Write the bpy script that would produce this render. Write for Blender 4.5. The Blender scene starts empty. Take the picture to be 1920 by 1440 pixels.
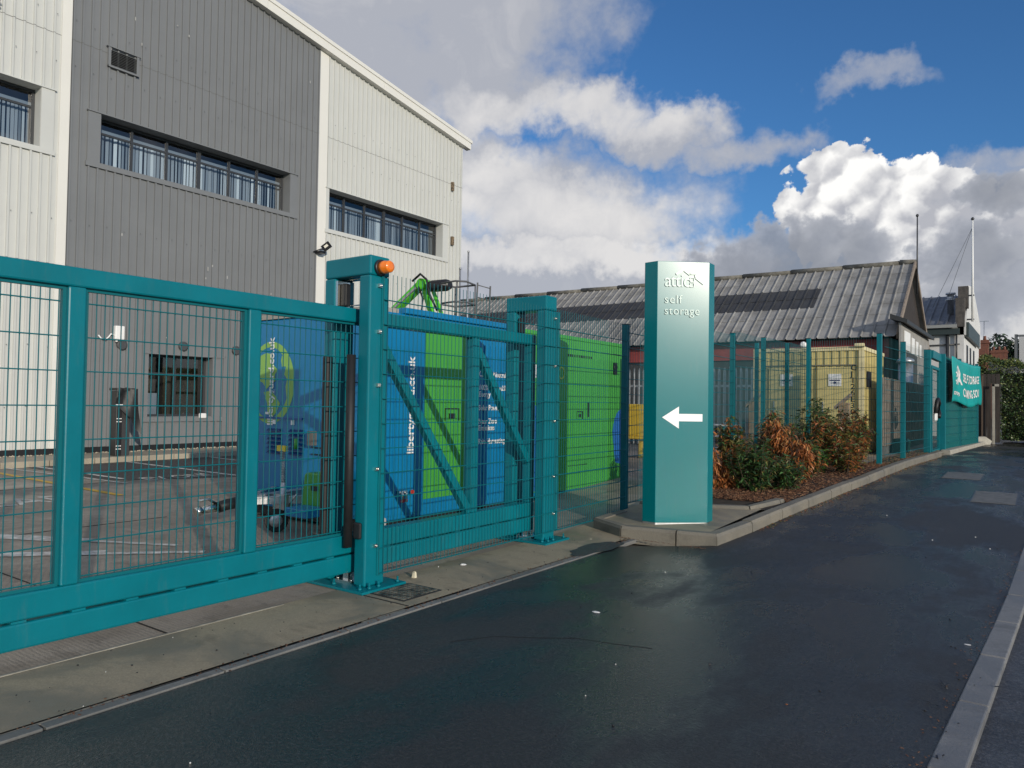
import bpy, math, random
from mathutils import Vector, Matrix
random.seed(7)
S = bpy.context.scene
COL = S.collection
PI = math.pi

# ------------------------------------------------------------------ camera
YAW, PIT, ROL, FPX, H = 0.624564317, 0.0246858205, 0.0154047904, 1381.53541, 1.5
Fv = Vector((-math.sin(YAW)*math.cos(PIT), math.cos(YAW)*math.cos(PIT), math.sin(PIT)))
r0 = Vector((math.cos(YAW), math.sin(YAW), 0)); u0 = r0.cross(Fv)
RT = r0*math.cos(ROL)+u0*math.sin(ROL); UP = u0*math.cos(ROL)-r0*math.sin(ROL)
cd = bpy.data.cameras.new("camera"); cam = bpy.data.objects.new("camera", cd); COL.objects.link(cam)
cd.sensor_width = 36; cd.lens = FPX/1920*36; cd.clip_start = 0.05; cd.clip_end = 2000
cam.matrix_world = Matrix(((RT.x, UP.x, -Fv.x, 0), (RT.y, UP.y, -Fv.y, 0), (RT.z, UP.z, -Fv.z, H), (0, 0, 0, 1)))
S.camera = cam

# ------------------------------------------------------------------ light
SUN_EL = math.radians(13.2); SUN_AZ = math.radians(116.6)      # azimuth from +Y towards +X
sd = Vector((math.sin(SUN_AZ)*math.cos(SUN_EL), math.cos(SUN_AZ)*math.cos(SUN_EL), math.sin(SUN_EL)))
ld = bpy.data.lights.new("sun", 'SUN'); ld.energy = 2.75; ld.angle = math.radians(0.5); ld.color = (1.0, 0.90, 0.76)
sun = bpy.data.objects.new("sun", ld); COL.objects.link(sun)
sun.rotation_euler = sd.to_track_quat('Z', 'Y').to_euler(); sun.location = (10, -20, 15)
S.view_settings.view_transform = 'Standard'; S.view_settings.look = 'None'
S.view_settings.exposure = 0.22; S.view_settings.gamma = 1

def pxdir(px, py):
    d = Fv + RT*(px-960)/FPX - UP*(py-720)/FPX
    return d.normalized()
def azel(px, py):
    d = pxdir(px, py)
    return math.degrees(math.atan2(d.x, d.y)), math.degrees(math.asin(d.z))

class NT:
    def __init__(s, t): s.t = t; s.L = t.links
    def n(s, k, **kw):
        o = s.t.nodes.new(k)
        for a, b in kw.items(): setattr(o, a, b)
        return o
    def put(s, sock, v):
        if isinstance(v, (int, float, tuple, list)): sock.default_value = v
        else: s.L.new(v, sock)
    def m(s, op, a, b=None, c=None, clamp=False):
        o = s.n('ShaderNodeMath', operation=op, use_clamp=clamp)
        for i, v in enumerate((a, b, c)):
            if v is not None: s.put(o.inputs[i], v)
        return o.outputs[0]
    def vm(s, op, a, b=None, scale=None):
        o = s.n('ShaderNodeVectorMath', operation=op)
        s.put(o.inputs[0], a)
        if b is not None: s.put(o.inputs[1], b)
        if scale is not None: s.put(o.inputs['Scale'], scale)
        return o.outputs[0]
    def noise(s, vec, scale, detail=4, rough=.5, dist=0, col=False):
        o = s.n('ShaderNodeTexNoise'); s.put(o.inputs['Vector'], vec)
        o.inputs['Scale'].default_value = scale; o.inputs['Detail'].default_value = detail
        o.inputs['Roughness'].default_value = rough; o.inputs['Distortion'].default_value = dist
        return o.outputs['Color' if col else 'Fac']
    def ramp(s, v, a, b, c=0.0, d=1.0, smooth=True):
        o = s.n('ShaderNodeMapRange', interpolation_type='SMOOTHSTEP' if smooth else 'LINEAR')
        for i, q in enumerate((v, a, b, c, d)): s.put(o.inputs[i], q)
        return o.outputs[0]
    def mix(s, f, a, b, mode='MIX'):
        o = s.n('ShaderNodeMix', data_type='RGBA', blend_type=mode)
        s.put(o.inputs['Factor'], f)
        for i, v in ((6, a), (7, b)):
            if isinstance(v, tuple) and len(v) == 3: v = v+(1,)
            s.put(o.inputs[i], v)
        return o.outputs[2]

# ------------------------------------------------------------------ sky
W = bpy.data.worlds.new("World"); S.world = W; W.use_nodes = True
wt = W.node_tree; wt.nodes.clear(); N = NT(wt)
STR = 0.1
sky = N.n('ShaderNodeTexSky', sky_type='NISHITA', sun_disc=False)
sky.sun_elevation = SUN_EL; sky.sun_rotation = SUN_AZ
sky.air_density = 1.0; sky.dust_density = 0.3; sky.ozone_density = 2.5; sky.altitude = 50
tc = N.n('ShaderNodeTexCoord'); dv = tc.outputs['Generated']
sx = N.n('ShaderNodeSeparateXYZ'); N.L.new(dv, sx.inputs[0])
el = N.m('MULTIPLY', N.m('ARCSINE', sx.outputs[2]), 57.2958)
az = N.m('MULTIPLY', N.m('ARCTAN2', sx.outputs[0], sx.outputs[1]), 57.2958)
w1 = N.n('ShaderNodeSeparateXYZ'); N.L.new(N.noise(dv, 7, 5, .6, 0, True), w1.inputs[0])
w2 = N.n('ShaderNodeSeparateXYZ'); N.L.new(N.noise(dv, 28, 6, .62, 0, True), w2.inputs[0])
def warp(base, c, a1, a2):
    return N.m('ADD', base, N.m('ADD', N.m('MULTIPLY', N.m('SUBTRACT', w1.outputs[c], .5), a1), N.m('MULTIPLY', N.m('SUBTRACT', w2.outputs[c], .5), a2)))
au, ev = warp(az, 0, 11, 4), warp(el, 1, 7, 3.2)
bu, bv = warp(az, 0, 3.0, 4.2), warp(el, 1, 2.4, 4.2)
def blobs(lst, U, Vv):
    acc = None
    for (px, py, rx, ry, w) in lst:
        a, e = azel(px, py); sc = 57.3/1381.0
        q = N.m('ADD', N.m('POWER', N.m('ABSOLUTE', N.m('DIVIDE', N.m('SUBTRACT', U, a), rx*sc)), 2.0),
                N.m('POWER', N.m('ABSOLUTE', N.m('DIVIDE', N.m('SUBTRACT', Vv, e), ry*sc)), 2.0))
        v = N.m('MULTIPLY', N.m('SUBTRACT', 1.0, q), w)
        acc = v if acc is None else N.m('MAXIMUM', acc, v)
    return acc
A = [(780, -20, 430, 150, 1.0), (760, 110, 360, 120, 1), (930, 190, 210, 85, 1), (1080, 215, 190, 65, 1), (1230, 250, 190, 58, 1),
     (1370, 285, 150, 45, .7), (1040, 400, 310, 120, 1), (880, 350, 130, 110, 1), (1010, 510, 420, 110, 1.2), (1230, 520, 240, 75, 1),
     (1260, 370, 110, 70, .35), (1610, 160, 110, 28, .42), (1840, 325, 90, 34, .5), (1560, 600, 700, 120, 1.3), (1880, 560, 300, 200, 1.2), (300, 300, 400, 500, 1)]
noiA = N.noise(dv, 9, 8, .62)
fA = N.m('ADD', blobs(A, au, ev), N.m('MULTIPLY', N.m('SUBTRACT', noiA, .5), 1.5))
# away from the photographed part of the sky: broken cloud everywhere
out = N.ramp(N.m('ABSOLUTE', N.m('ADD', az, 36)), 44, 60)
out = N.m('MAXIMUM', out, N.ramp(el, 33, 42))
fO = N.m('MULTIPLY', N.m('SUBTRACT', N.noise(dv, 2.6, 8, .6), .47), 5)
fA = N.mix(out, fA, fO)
dA = N.ramp(fA, -0.18, 0.80)
B = [(1585, 335, 80, 70, 1), (1665, 390, 170, 85, 1), (1555, 410, 115, 80, 1), (1760, 430, 230, 90, 1), (1940, 400, 50, 50, 1), (1500, 330, 30, 20, .3)]
vor = N.n('ShaderNodeTexVoronoi', feature='F1'); vor.inputs['Scale'].default_value = 30
N.L.new(N.vm('ADD', dv, N.vm('SCALE', N.noise(dv, 20, 4, .6, 0, True), scale=.03)), vor.inputs['Vector'])
vor2 = N.n('ShaderNodeTexVoronoi', feature='F1'); vor2.inputs['Scale'].default_value = 75
N.L.new(dv, vor2.inputs['Vector'])
puff = N.m('ADD', N.m('MULTIPLY', vor.outputs['Distance'], .8), N.m('MULTIPLY', vor2.outputs['Distance'], .4))
lo = pxdir(1500, 150)-pxdir(1600, 250)
wv = N.vm('ADD', N.vm('ADD', dv, N.vm('SCALE', N.noise(dv, 20, 4, .6, 0, True), scale=.03)), tuple(lo*.16))
def vd(scale, vec):
    o = N.n('ShaderNodeTexVoronoi', feature='F1'); o.inputs['Scale'].default_value = scale; N.L.new(vec, o.inputs['Vector']); return N.m('POWER', o.outputs['Distance'], 1.7)
wv0 = N.vm('ADD', dv, N.vm('SCALE', N.noise(dv, 20, 4, .6, 0, True), scale=.03))
relief = N.m('ADD', N.m('SUBTRACT', vd(16, wv), vd(16, wv0)), N.m('MULTIPLY', N.m('SUBTRACT', vd(34, wv), vd(34, wv0)), .7))
fB = N.m('SUBTRACT', N.m('ADD', N.m('MULTIPLY', blobs(B, bu, bv), 1.2), .36), puff)
fB = N.m('MINIMUM', fB, N.m('ADD', N.m('MULTIPLY', blobs(B, az, el), 3.0), .38))
dB = N.ramp(fB, 0.0, 0.2)
Cc = [(1480, 480, 150, 75, 1), (1590, 470, 90, 60, .9), (1390, 520, 140, 60, .9), (1800, 490, 120, 65, 1), (1870, 375, 80, 35, .8), (1700, 560, 300, 70, .7)]
fC = N.m('ADD', blobs(Cc, bu, ev), N.m('MULTIPLY', N.m('SUBTRACT', N.noise(dv, 14, 7, .6), .5), 1.6))
dC = N.ramp(fC, 0.0, 0.5)
k = 1/STR
def cl(r, g, b): return (r*k, g*k, b*k, 1)
nb = N.noise(dv, 4.5, 6, .6)
br = [(1080, 220, 300, 60, .8), (960, 480, 200, 40, .9), (900, 400, 160, 50, .7), (1180, 470, 180, 40, 1), (1850, 640, 200, 40, .8), (1080, 400, 300, 70, .75), (930, 330, 150, 50, .6), (1650, 560, 120, 30, .6), (1750, 530, 80, 30, .8)]
hi = N.m('ADD', N.ramp(blobs(br, au, ev), -.3, .9), N.m('ADD', N.m('MULTIPLY', N.m('SUBTRACT', nb, .5), 1.3), N.m('MULTIPLY', N.m('SUBTRACT', N.noise(dv, 17, 6, .62, .8), .5), .9)), clamp=True)
colA = N.mix(hi, cl(.375, .39, .435), cl(.66, .645, .635))
colA = N.mix(N.m('MULTIPLY', out, .8), colA, cl(.86, .85, .86))  # unseen clouds outside the view are whitened to add fill light
colA = N.mix(N.ramp(el, 1, 9, .55, 0), colA, cl(.46, .47, .49))
shB = N.m('ADD', N.ramp(relief, .35, -.35), N.m('ADD', N.ramp(el, 17, 11, -.25, .2), N.m('MULTIPLY', N.m('SUBTRACT', N.noise(dv, 22, 5, .6), .5), 1.3)), clamp=True)
colB = N.mix(shB, cl(.88, .87, .85), cl(.40, .41, .45))
colC = N.mix(N.ramp(fC, .1, 1.1), cl(.35, .37, .42), cl(.215, .235, .28))
# Nishita blue, a little haze near the horizon
blue = N.mix(1.0, sky.outputs[0], (.42, .76, 1.10), 'MULTIPLY')
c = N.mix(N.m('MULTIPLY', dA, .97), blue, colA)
c = N.mix(dB, c, colB)
c = N.mix(N.m('MULTIPLY', dC, .9), c, colC)
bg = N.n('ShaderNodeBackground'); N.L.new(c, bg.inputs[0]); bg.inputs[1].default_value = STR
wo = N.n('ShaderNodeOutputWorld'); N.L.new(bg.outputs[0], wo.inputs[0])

# ------------------------------------------------------------------ materials
MATS = {}
def mat(name, col, rough=.6, metal=0, dirt=0, var=0.0, vs=3.0, bump=0.0, bs=60, spec=.5, col2=None, coat=0, rv=0.0, stretch=None):
    if name in MATS: return MATS[name]
    m = bpy.data.materials.new(name); m.use_nodes = True; MATS[name] = m
    M = NT(m.node_tree); b = m.node_tree.nodes['Principled BSDF']
    b.inputs['Roughness'].default_value = rough; b.inputs['Metallic'].default_value = metal
    b.inputs['Specular IOR Level'].default_value = spec
    if coat: b.inputs['Coat Weight'].default_value = coat; b.inputs['Coat Roughness'].default_value = .15
    b.inputs['Base Color'].default_value = (*col, 1)
    t = M.n('ShaderNodeTexCoord').outputs['Object']
    if stretch: t = M.vm('MULTIPLY', t, stretch)
    if var or col2:
        f = M.noise(t, vs, 6, .62)
        if col2: cc = M.mix(M.ramp(f, .35, .65), col, col2)
        else:
            cc = M.mix(M.ramp(f, .25, .75, 0, 1), tuple(x*(1-var) for x in col), tuple(min(1, x*(1+var)) for x in col))
        M.L.new(cc, b.inputs['Base Color'])
    if dirt:
        tw = M.n('ShaderNodeTexCoord').outputs['Object']
        d1 = M.noise(M.vm('MULTIPLY', tw, (9, 9, 1.4)), 2.2, 6, .7); d2 = M.noise(tw, 45, 3, .7)
        df = M.m('MULTIPLY', M.ramp(d1, .52, .78), dirt); df = M.m('MAXIMUM', df, M.m('MULTIPLY', M.ramp(d2, .70, .76), dirt*1.3), clamp=True)
        lk = b.inputs['Base Color'].links; src = lk[0].from_socket if lk else (*col, 1)
        M.L.new(M.mix(df, src, (.16, .145, .115)), b.inputs['Base Color'])
        M.L.new(M.m('ADD', rough, M.m('MULTIPLY', df, .5)), b.inputs['Roughness']); rv = 0
    if rv:
        M.L.new(M.ramp(M.noise(t, vs*.7, 5, .6), .3, .7, max(.03, rough-rv), min(1, rough+rv)), b.inputs['Roughness'])
    if bump:
        bn = M.n('ShaderNodeBump'); bn.inputs['Strength'].default_value = bump; bn.inputs['Distance'].default_value = .01
        M.L.new(M.noise(t, bs, 3, .6), bn.inputs['Height']); M.L.new(bn.outputs[0], b.inputs['Normal'])
    return m

TEAL = mat('teal_paint', (0.0, .150, .190), .36, var=.09, vs=2.5, bump=.04, bs=25, dirt=.11, spec=.36)
TEALW = mat('teal_wire', (0.001, .12, .145), .45, spec=.3)
TEALF = mat('teal_fence_post', (0.001, .14, .17), .45, spec=.35, var=.1, vs=4)
BLACK = mat('black_rubber', (.012, .012, .013), .55, var=.3, vs=8)
BLKP = mat('black_plastic', (.015, .015, .017), .4, var=.2)
GALV = mat('galvanised_steel', (.48, .49, .50), .38, .75, var=.2, vs=14)
ZINC = mat('zinc_bolt', (.72, .70, .64), .22, 1)
WHITE = mat('white_paint', (.78, .78, .76), .5, var=.04)
CREAMW = mat('white_cladding', (.53, .54, .515), .48, var=.03, vs=.8, rv=.06)
CREAMT = mat('white_trim', (.70, .69, .64), .42, var=.02, vs=.8)
GREYC = mat('grey_cladding', (.172, .180, .186), .45, var=.05, vs=.8, dirt=.12)
DGREY = mat('dark_grey_frame', (.035, .038, .042), .4)
SIGNM = mat('sign_teal', (0.0, .160, .178), .235, var=.03, vs=2, spec=.38, dirt=.05)
ARROW = mat('arrow_white', (.85, .86, .85), .45)
LOGO = mat('logo_raised', (.26, .42, .40), .3)

def tarmac(name, base, wet, seams=False):
    m = bpy.data.materials.new(name); m.use_nodes = True; M = NT(m.node_tree); b = m.node_tree.nodes['Principled BSDF']
    t = M.n('ShaderNodeTexCoord').outputs['Object']
    big = M.noise(t, .55, 5, .6, .5); mid = M.noise(M.vm('MULTIPLY', t, (1, .35, 1)), 1.3, 6, .62); fine = M.noise(t, 85, 3, .75); fin2 = M.noise(t, 38, 3, .7)
    pb = M.ramp(big, .38, .66)
    g = M.ramp(fine, .35, .7, .35, 2.1)
    c0 = M.mix(pb, tuple(x*.8 for x in base), tuple(x*1.35 for x in base))
    g = M.m('MULTIPLY', g, M.ramp(fin2, .38, .66, .55, 1.6))
    c1 = M.mix(1.0, c0, M.n('ShaderNodeCombineColor').outputs[0], 'MULTIPLY')
    cc = m.node_tree.nodes[-1]
    comb = [x for x in m.node_tree.nodes if x.bl_idname == 'ShaderNodeCombineColor'][0]
    for i in range(3): M.L.new(g, comb.inputs[i])
    # tiny pale flecks
    v = M.n('ShaderNodeTexVoronoi'); v.inputs['Scale'].default_value = 26; M.L.new(t, v.inputs['Vector'])
    fleck = M.m('LESS_THAN', v.outputs['Distance'], .045)
    fl2 = M.m('MULTIPLY', fleck, M.m('GREATER_THAN', M.noise(t, 9, 2), .6))
    c2 = M.mix(fl2, c1, (.10, .10, .095))
    blk = M.ramp(M.noise(t, 2.3, 6, .7, 1.5), .70, .74); c2 = M.mix(M.m('MULTIPLY', blk, .8), c2, (.004, .004, .005))
    dus = M.ramp(M.noise(t, 1.1, 7, .75, .8), .56, .78); c2 = M.mix(M.m('MULTIPLY', dus, .4), c2, (.055, .053, .047))
    M.L.new(c2, b.inputs['Base Color'])
    wetm = M.ramp(M.m('ADD', M.m('MULTIPLY', mid, .65), M.m('MULTIPLY', big, .45)), .48, .62)
    M.L.new(M.m('SUBTRACT', .60, M.m('MULTIPLY', wetm, wet)), b.inputs['Roughness'])
    b.inputs['Specular IOR Level'].default_value = .85
    bn = M.n('ShaderNodeBump'); bn.inputs['Strength'].default_value = .8; bn.inputs['Distance'].default_value = .009
    h = M.m('ADD', M.m('MULTIPLY', fine, .7), fin2)
    M.L.new(h, bn.inputs['Height']); M.L.new(bn.outputs[0], b.inputs['Normal'])
    MATS[name] = m
    return m
TARM = tarmac('wet_tarmac', (.0125, .0128, .013), .46)
ROADM = tarmac('road_tarmac', (.030, .030, .032), .30)
BAYM = tarmac('yard_tarmac', (.022, .022, .024), .10)

def concrete(name, a, bcol, brush=0.0, rough=.7, wet=.2):
    m = bpy.data.materials.new(name); m.use_nodes = True; M = NT(m.node_tree); b = m.node_tree.nodes['Principled BSDF']
    t = M.n('ShaderNodeTexCoord').outputs['Object']
    big = M.noise(t, .9, 7, .65, .6); st = M.noise(M.vm('MULTIPLY', t, (1, 1.6, 1)), 3.2, 7, .7); fine = M.noise(t, 90, 3, .7)
    c0 = M.mix(M.ramp(big, .42, .58), a, bcol)
    c1 = M.mix(M.ramp(st, .50, .70, 0, .75), c0, tuple(x*.5 for x in a))
    c2 = M.mix(M.ramp(fine, .3, .7, .55, 0), c1, tuple(x*.55 for x in a))
    M.L.new(c2, b.inputs['Base Color'])
    M.L.new(M.ramp(big, .4, .7, rough, rough-wet), b.inputs['Roughness'])
    h = M.m('MULTIPLY', fine, .5)
    if brush:
        w = M.n('ShaderNodeTexWave', bands_direction='Y'); w.inputs['Scale'].default_value = 11; w.inputs['Distortion'].default_value = 3.5
        w.inputs['Detail'].default_value = 3; w.inputs['Detail Scale'].default_value = 1.5
        M.L.new(t, w.inputs['Vector']); h = M.m('ADD', h, M.m('MULTIPLY', w.outputs['Fac'], brush))
        c3 = M.mix(M.m('MULTIPLY', w.outputs['Fac'], .08), c2, tuple(x*.45 for x in a)); M.L.new(c3, b.inputs['Base Color'])
    bn = M.n('ShaderNodeBump'); bn.inputs['Strength'].default_value = .5; bn.inputs['Distance'].default_value = .008
    M.L.new(h, bn.inputs['Height']); M.L.new(bn.outputs[0], b.inputs['Normal'])
    MATS[name] = m
    return m
YARDM = concrete('brushed_concrete', (.27, .235, .19), (.36, .315, .26), .25, .72, .3)
APRONM = concrete('smooth_concrete', (.36, .30, .205), (.20, .178, .135), 0, .68, .3)
KERBM = concrete('kerb_concrete', (.22, .20, .16), (.17, .16, .135), 0, .75, .15)
ROADKERB = concrete('road_kerb_stone', (.22, .22, .22), (.15, .152, .156), 0, .6, .3)
PATHM = concrete('path_concrete', (.42, .37, .28), (.34, .30, .23), 0, .75, .1)
EDGEM = concrete('edging_stone', (.20, .20, .19), (.13, .135, .13), 0, .7, .2)
DARKJ = mat('dark_joint', (.012, .012, .011), .9)
SOILM = mat('soil', (.045, .032, .022), .95, col2=(.02, .016, .012), vs=9, bump=.6, bs=40)
BLUE = mat('cabin_blue', (.001, .17, .37), .38, var=.07, vs=1.5, rv=.06)
BLUED = mat('cabin_dark_blue', (.003, .09, .30), .4)
GREEN = mat('cabin_green', (.055, .32, .045), .36, var=.06, vs=1.5)
LGREEN = mat('boom_green', (.10, .60, .03), .35)
GLOBE = mat('globe_green', (.24, .46, .10), .45)
YELM = mat('container_yellow', (.56, .475, .20), .5, var=.09, vs=1.6, stretch=(1, 1, .3), rv=.08)
YELT = mat('container_trim', (.66, .58, .33), .5, var=.1)
REDM = mat('red_fascia', (.26, .045, .04), .6, var=.25, vs=2)
TIMB = mat('weathered_timber', (.32, .255, .20), .8, col2=(.17, .145, .12), vs=6, bump=.3, bs=30, stretch=(3, 3, .4))
DTIMB = mat('dark_timber', (.05, .04, .034), .8, col2=(.028, .023, .02), vs=5, stretch=(3, 3, .4))
LTIMB = mat('pale_timber', (.36, .25, .15), .75, col2=(.26, .19, .12), vs=8, stretch=(3, 3, .5))
ASB = mat('cement_roof_sheet', (.29, .288, .28), .85, col2=(.19, .188, .182), vs=1.6, bump=.3, bs=18)
ASBD = mat('dark_roof_sheet', (.045, .047, .05), .55, col2=(.03, .031, .034), vs=2)
SLATE = mat('slate_roof', (.13, .14, .155), .5, col2=(.085, .09, .105), vs=3)
WRENDER = mat('white_render', (.62, .62, .60), .7, var=.08, vs=1.2, bump=.15, bs=20)
BRICK = mat('red_brick', (.20, .075, .045), .85, col2=(.13, .055, .038), vs=9)
DWALL = mat('dark_wall', (.05, .048, .048), .8, var=.3, vs=2)
DGREENP = mat('dark_green_band', (.03, .045, .045), .5)
TANSTONE = mat('pale_stone', (.34, .32, .27), .8, var=.2, vs=6)
AMBER = mat('amber_lens', (.85, .20, .01), .18, spec=.7, coat=.5)
def glass(name, tint, mixf):
    m = bpy.data.materials.new(name); m.use_nodes = True; nt = m.node_tree; nt.nodes.clear(); M = NT(nt)
    tr = M.n('ShaderNodeBsdfTransparent'); tr.inputs[0].default_value = (*tint, 1)
    gl = M.n('ShaderNodeBsdfGlossy'); gl.inputs['Roughness'].default_value = .03
    fr = M.n('ShaderNodeFresnel'); fr.inputs[0].default_value = 1.5
    f = M.m('ADD', M.m('MULTIPLY', fr.outputs[0], 1.3), mixf, clamp=True)
    mx = M.n('ShaderNodeMixShader'); M.L.new(f, mx.inputs[0]); M.L.new(tr.outputs[0], mx.inputs[1]); M.L.new(gl.outputs[0], mx.inputs[2])
    o = M.n('ShaderNodeOutputMaterial'); M.L.new(mx.outputs[0], o.inputs[0]); MATS[name] = m
    return m
GLASS = glass('window_glass', (.76, .82, .87), .05)
BLIND = mat('blind_grey', (.27, .31, .35), .6)
BLINDL = mat('blind_pale', (.58, .64, .68), .5)
NETM = bpy.data.materials.new('debris_net'); NETM.use_nodes = True
def netmat(m, col, op, sc):
    nt = m.node_tree; nt.nodes.clear(); M = NT(nt)
    d = M.n('ShaderNodeBsdfDiffuse'); d.inputs[0].default_value = (*col, 1)
    tr = M.n('ShaderNodeBsdfTransparent'); mx = M.n('ShaderNodeMixShader')
    t = M.n('ShaderNodeTexCoord').outputs['Object']
    f = M.m('ADD', op-.08, M.m('MULTIPLY', M.noise(t, sc, 4, .6, 1.0), .16))
    M.L.new(f, mx.inputs[0]); M.L.new(tr.outputs[0], mx.inputs[1]); M.L.new(d.outputs[0], mx.inputs[2])
    o = M.n('ShaderNodeOutputMaterial'); M.L.new(mx.outputs[0], o.inputs[0])
netmat(NETM, (.010, .035, .04), .16, 1.2)
NETT = bpy.data.materials.new('teal_screen_net'); NETT.use_nodes = True; netmat(NETT, (.015, .145, .145), .82, 1.4)
BANNER = mat('banner_teal', (.003, .30, .29), .5, var=.12, vs=2)
LEAF = {n: mat('leaf_'+n, c, .45, var=.25, vs=11) for n, c in dict(green=(.05, .115, .03), dark=(.022, .058, .02), olive=(.14, .125, .035),
        brown=(.26, .085, .025), rust=(.36, .13, .035), tan=(.42, .24, .09), hedge=(.05, .085, .02), hedgel=(.11, .13, .03), tree=(.02, .03, .02), lime=(.07, .17, .03), dead=(.10, .045, .022)).items()}
STEM = mat('stem', (.07, .05, .035), .9)

# ------------------------------------------------------------------ mesh helpers
class MB:
    def __init__(s): s.v = []; s.f = []; s.mi = []; s.sm = []
    def add(s, vs, fs, m=0, smooth=False):
        o = len(s.v); s.v += [tuple(v) for v in vs]
        for f in fs: s.f.append(tuple(i+o for i in f)); s.mi.append(m); s.sm.append(smooth)
        return s
    def box(s, x0, x1, y0, y1, z0, z1, m=0):
        x0, x1 = sorted((x0, x1)); y0, y1 = sorted((y0, y1)); z0, z1 = sorted((z0, z1))
        return s.add([(x0, y0, z0), (x1, y0, z0), (x1, y1, z0), (x0, y1, z0), (x0, y0, z1), (x1, y0, z1), (x1, y1, z1), (x0, y1, z1)],
                     [(0, 3, 2, 1), (4, 5, 6, 7), (0, 1, 5, 4), (1, 2, 6, 5), (2, 3, 7, 6), (3, 0, 4, 7)], m)
    def beam(s, p, q, w, h, up=(0, 0, 1), m=0):
        p, q = Vector(p), Vector(q); d = (q-p).normalized(); up = Vector(up)
        a = d.cross(up)
        if a.length < 1e-4: a = d.cross(Vector((1, 0, 0)))
        a.normalize(); b = a.cross(d).normalized(); a = a*w/2; b = b*h/2
        vs = [p-a-b, p+a-b, p+a+b, p-a+b, q-a-b, q+a-b, q+a+b, q-a+b]
        return s.add(vs, [(0, 3, 2, 1)[::-1], (4, 5, 6, 7)[::-1], (0, 1, 5, 4)[::-1], (1, 2, 6, 5)[::-1], (2, 3, 7, 6)[::-1], (3, 0, 4, 7)[::-1]], m)
    def tube(s, pts, r, n=8, m=0, cap=True, smooth=True, r2=None):
        pts = [Vector(p) for p in pts]; o = len(s.v); k = len(pts)
        for i, p in enumerate(pts):
            d = (pts[min(i+1, k-1)]-pts[max(i-1, 0)]).normalized()
            a = d.cross(Vector((0, 0, 1)))
            if a.length < 1e-3: a = d.cross(Vector((1, 0, 0)))
            a.normalize(); b = d.cross(a).normalized()
            rr = r if r2 is None else r+(r2-r)*i/(k-1)
            for j in range(n):
                t = 2*PI*j/n+PI/n; s.v.append(tuple(p+a*math.cos(t)*rr+b*math.sin(t)*rr))
        for i in range(k-1):
            for j in range(n):
                a0 = o+i*n+j; b0 = o+i*n+(j+1) % n
                s.f.append((a0, b0, b0+n, a0+n)); s.mi.append(m); s.sm.append(smooth)
        if cap:
            s.f.append(tuple(o+j for j in range(n))[::-1]); s.mi.append(m); s.sm.append(False)
            s.f.append(tuple(o+(k-1)*n+j for j in range(n))); s.mi.append(m); s.sm.append(False)
        return s
    def lathe(s, c, axis, prof, n=20, m=0):
        c = Vector(c); ax = Vector(axis).normalized(); a = ax.cross(Vector((0, 0, 1)))
        if a.length < 1e-3: a = Vector((1, 0, 0))
        a.normalize(); b = ax.cross(a); o = len(s.v)
        for (r, h) in prof:
            for j in range(n):
                t = 2*PI*j/n; s.v.append(tuple(c+ax*h+a*math.cos(t)*r+b*math.sin(t)*r))
        for i in range(len(prof)-1):
            for j in range(n):
                a0 = o+i*n+j; b0 = o+i*n+(j+1) % n
                s.f.append((a0, b0, b0+n, a0+n)); s.mi.append(m); s.sm.append(True)
        s.f.append(tuple(o+j for j in range(n))[::-1]); s.mi.append(m); s.sm.append(False)
        s.f.append(tuple(o+(len(prof)-1)*n+j for j in range(n))); s.mi.append(m); s.sm.append(False)
        return s
    def prism(s, poly, vec, m=0):
        vec = Vector(vec); k = len(poly); P = [Vector(p) for p in poly]
        vs = P+[p+vec for p in P]
        fs = [tuple(range(k))[::-1], tuple(range(k, 2*k))]+[(i, (i+1) % k, (i+1) % k+k, i+k) for i in range(k)]
        return s.add(vs, fs, m)
    def split(s, name, mats, parent=None, **kw):
        par = list(range(len(s.v)))
        def fd(a):
            while par[a] != a: par[a] = par[par[a]]; a = par[a]
            return a
        for f in s.f:
            for q in f[1:]: par[fd(f[0])] = fd(q)
        grp = {}
        for i, f in enumerate(s.f): grp.setdefault(fd(f[0]), []).append(i)
        out = []
        for g in grp.values():
            m = MB(); idx = {}
            for i in g:
                for v in s.f[i]:
                    if v not in idx: idx[v] = len(m.v); m.v.append(s.v[v])
                m.f.append(tuple(idx[v] for v in s.f[i])); m.mi.append(s.mi[i]); m.sm.append(s.sm[i])
            out.append(m.build(name, mats, parent, **kw))
        return out
    def build(s, name, mats, parent=None, loc=(0, 0, 0), bevel=0, local=False, seg=2):
        me = bpy.data.meshes.new(name)
        off = Vector((0, 0, 0))
        if parent is not None and not local:
            p = parent
            while p is not None: off += p.location; p = p.parent
        elif parent is None: off = Vector(loc)
        me.from_pydata([tuple(Vector(v)-off) for v in s.v], [], s.f)
        mats = mats if isinstance(mats, (list, tuple)) else [mats]
        for m in mats: me.materials.append(m)
        me.polygons.foreach_set('material_index', s.mi); me.polygons.foreach_set('use_smooth', s.sm)
        me.update()
        o = bpy.data.objects.new(name, me); COL.objects.link(o)
        if parent is not None: o.parent = parent
        else: o.location = off
        if bevel:
            b = o.modifiers.new('bevel', 'BEVEL'); b.width = bevel; b.segments = seg; b.limit_method = 'ANGLE'; b.angle_limit = math.radians(35); b.harden_normals = False
        return o
def tag(o, label=None, cat=None, group=None, kind=None):
    if label: o['label'] = label
    if cat: o['category'] = cat
    if group: o['group'] = group
    if kind: o['kind'] = kind
    return o
def thing(name, loc, label, cat, group=None):
    o = bpy.data.objects.new(name, None); COL.objects.link(o); o.location = loc; o.empty_display_size = .2
    return tag(o, label, cat, group)
def struct(o): return tag(o, kind='structure')
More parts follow.
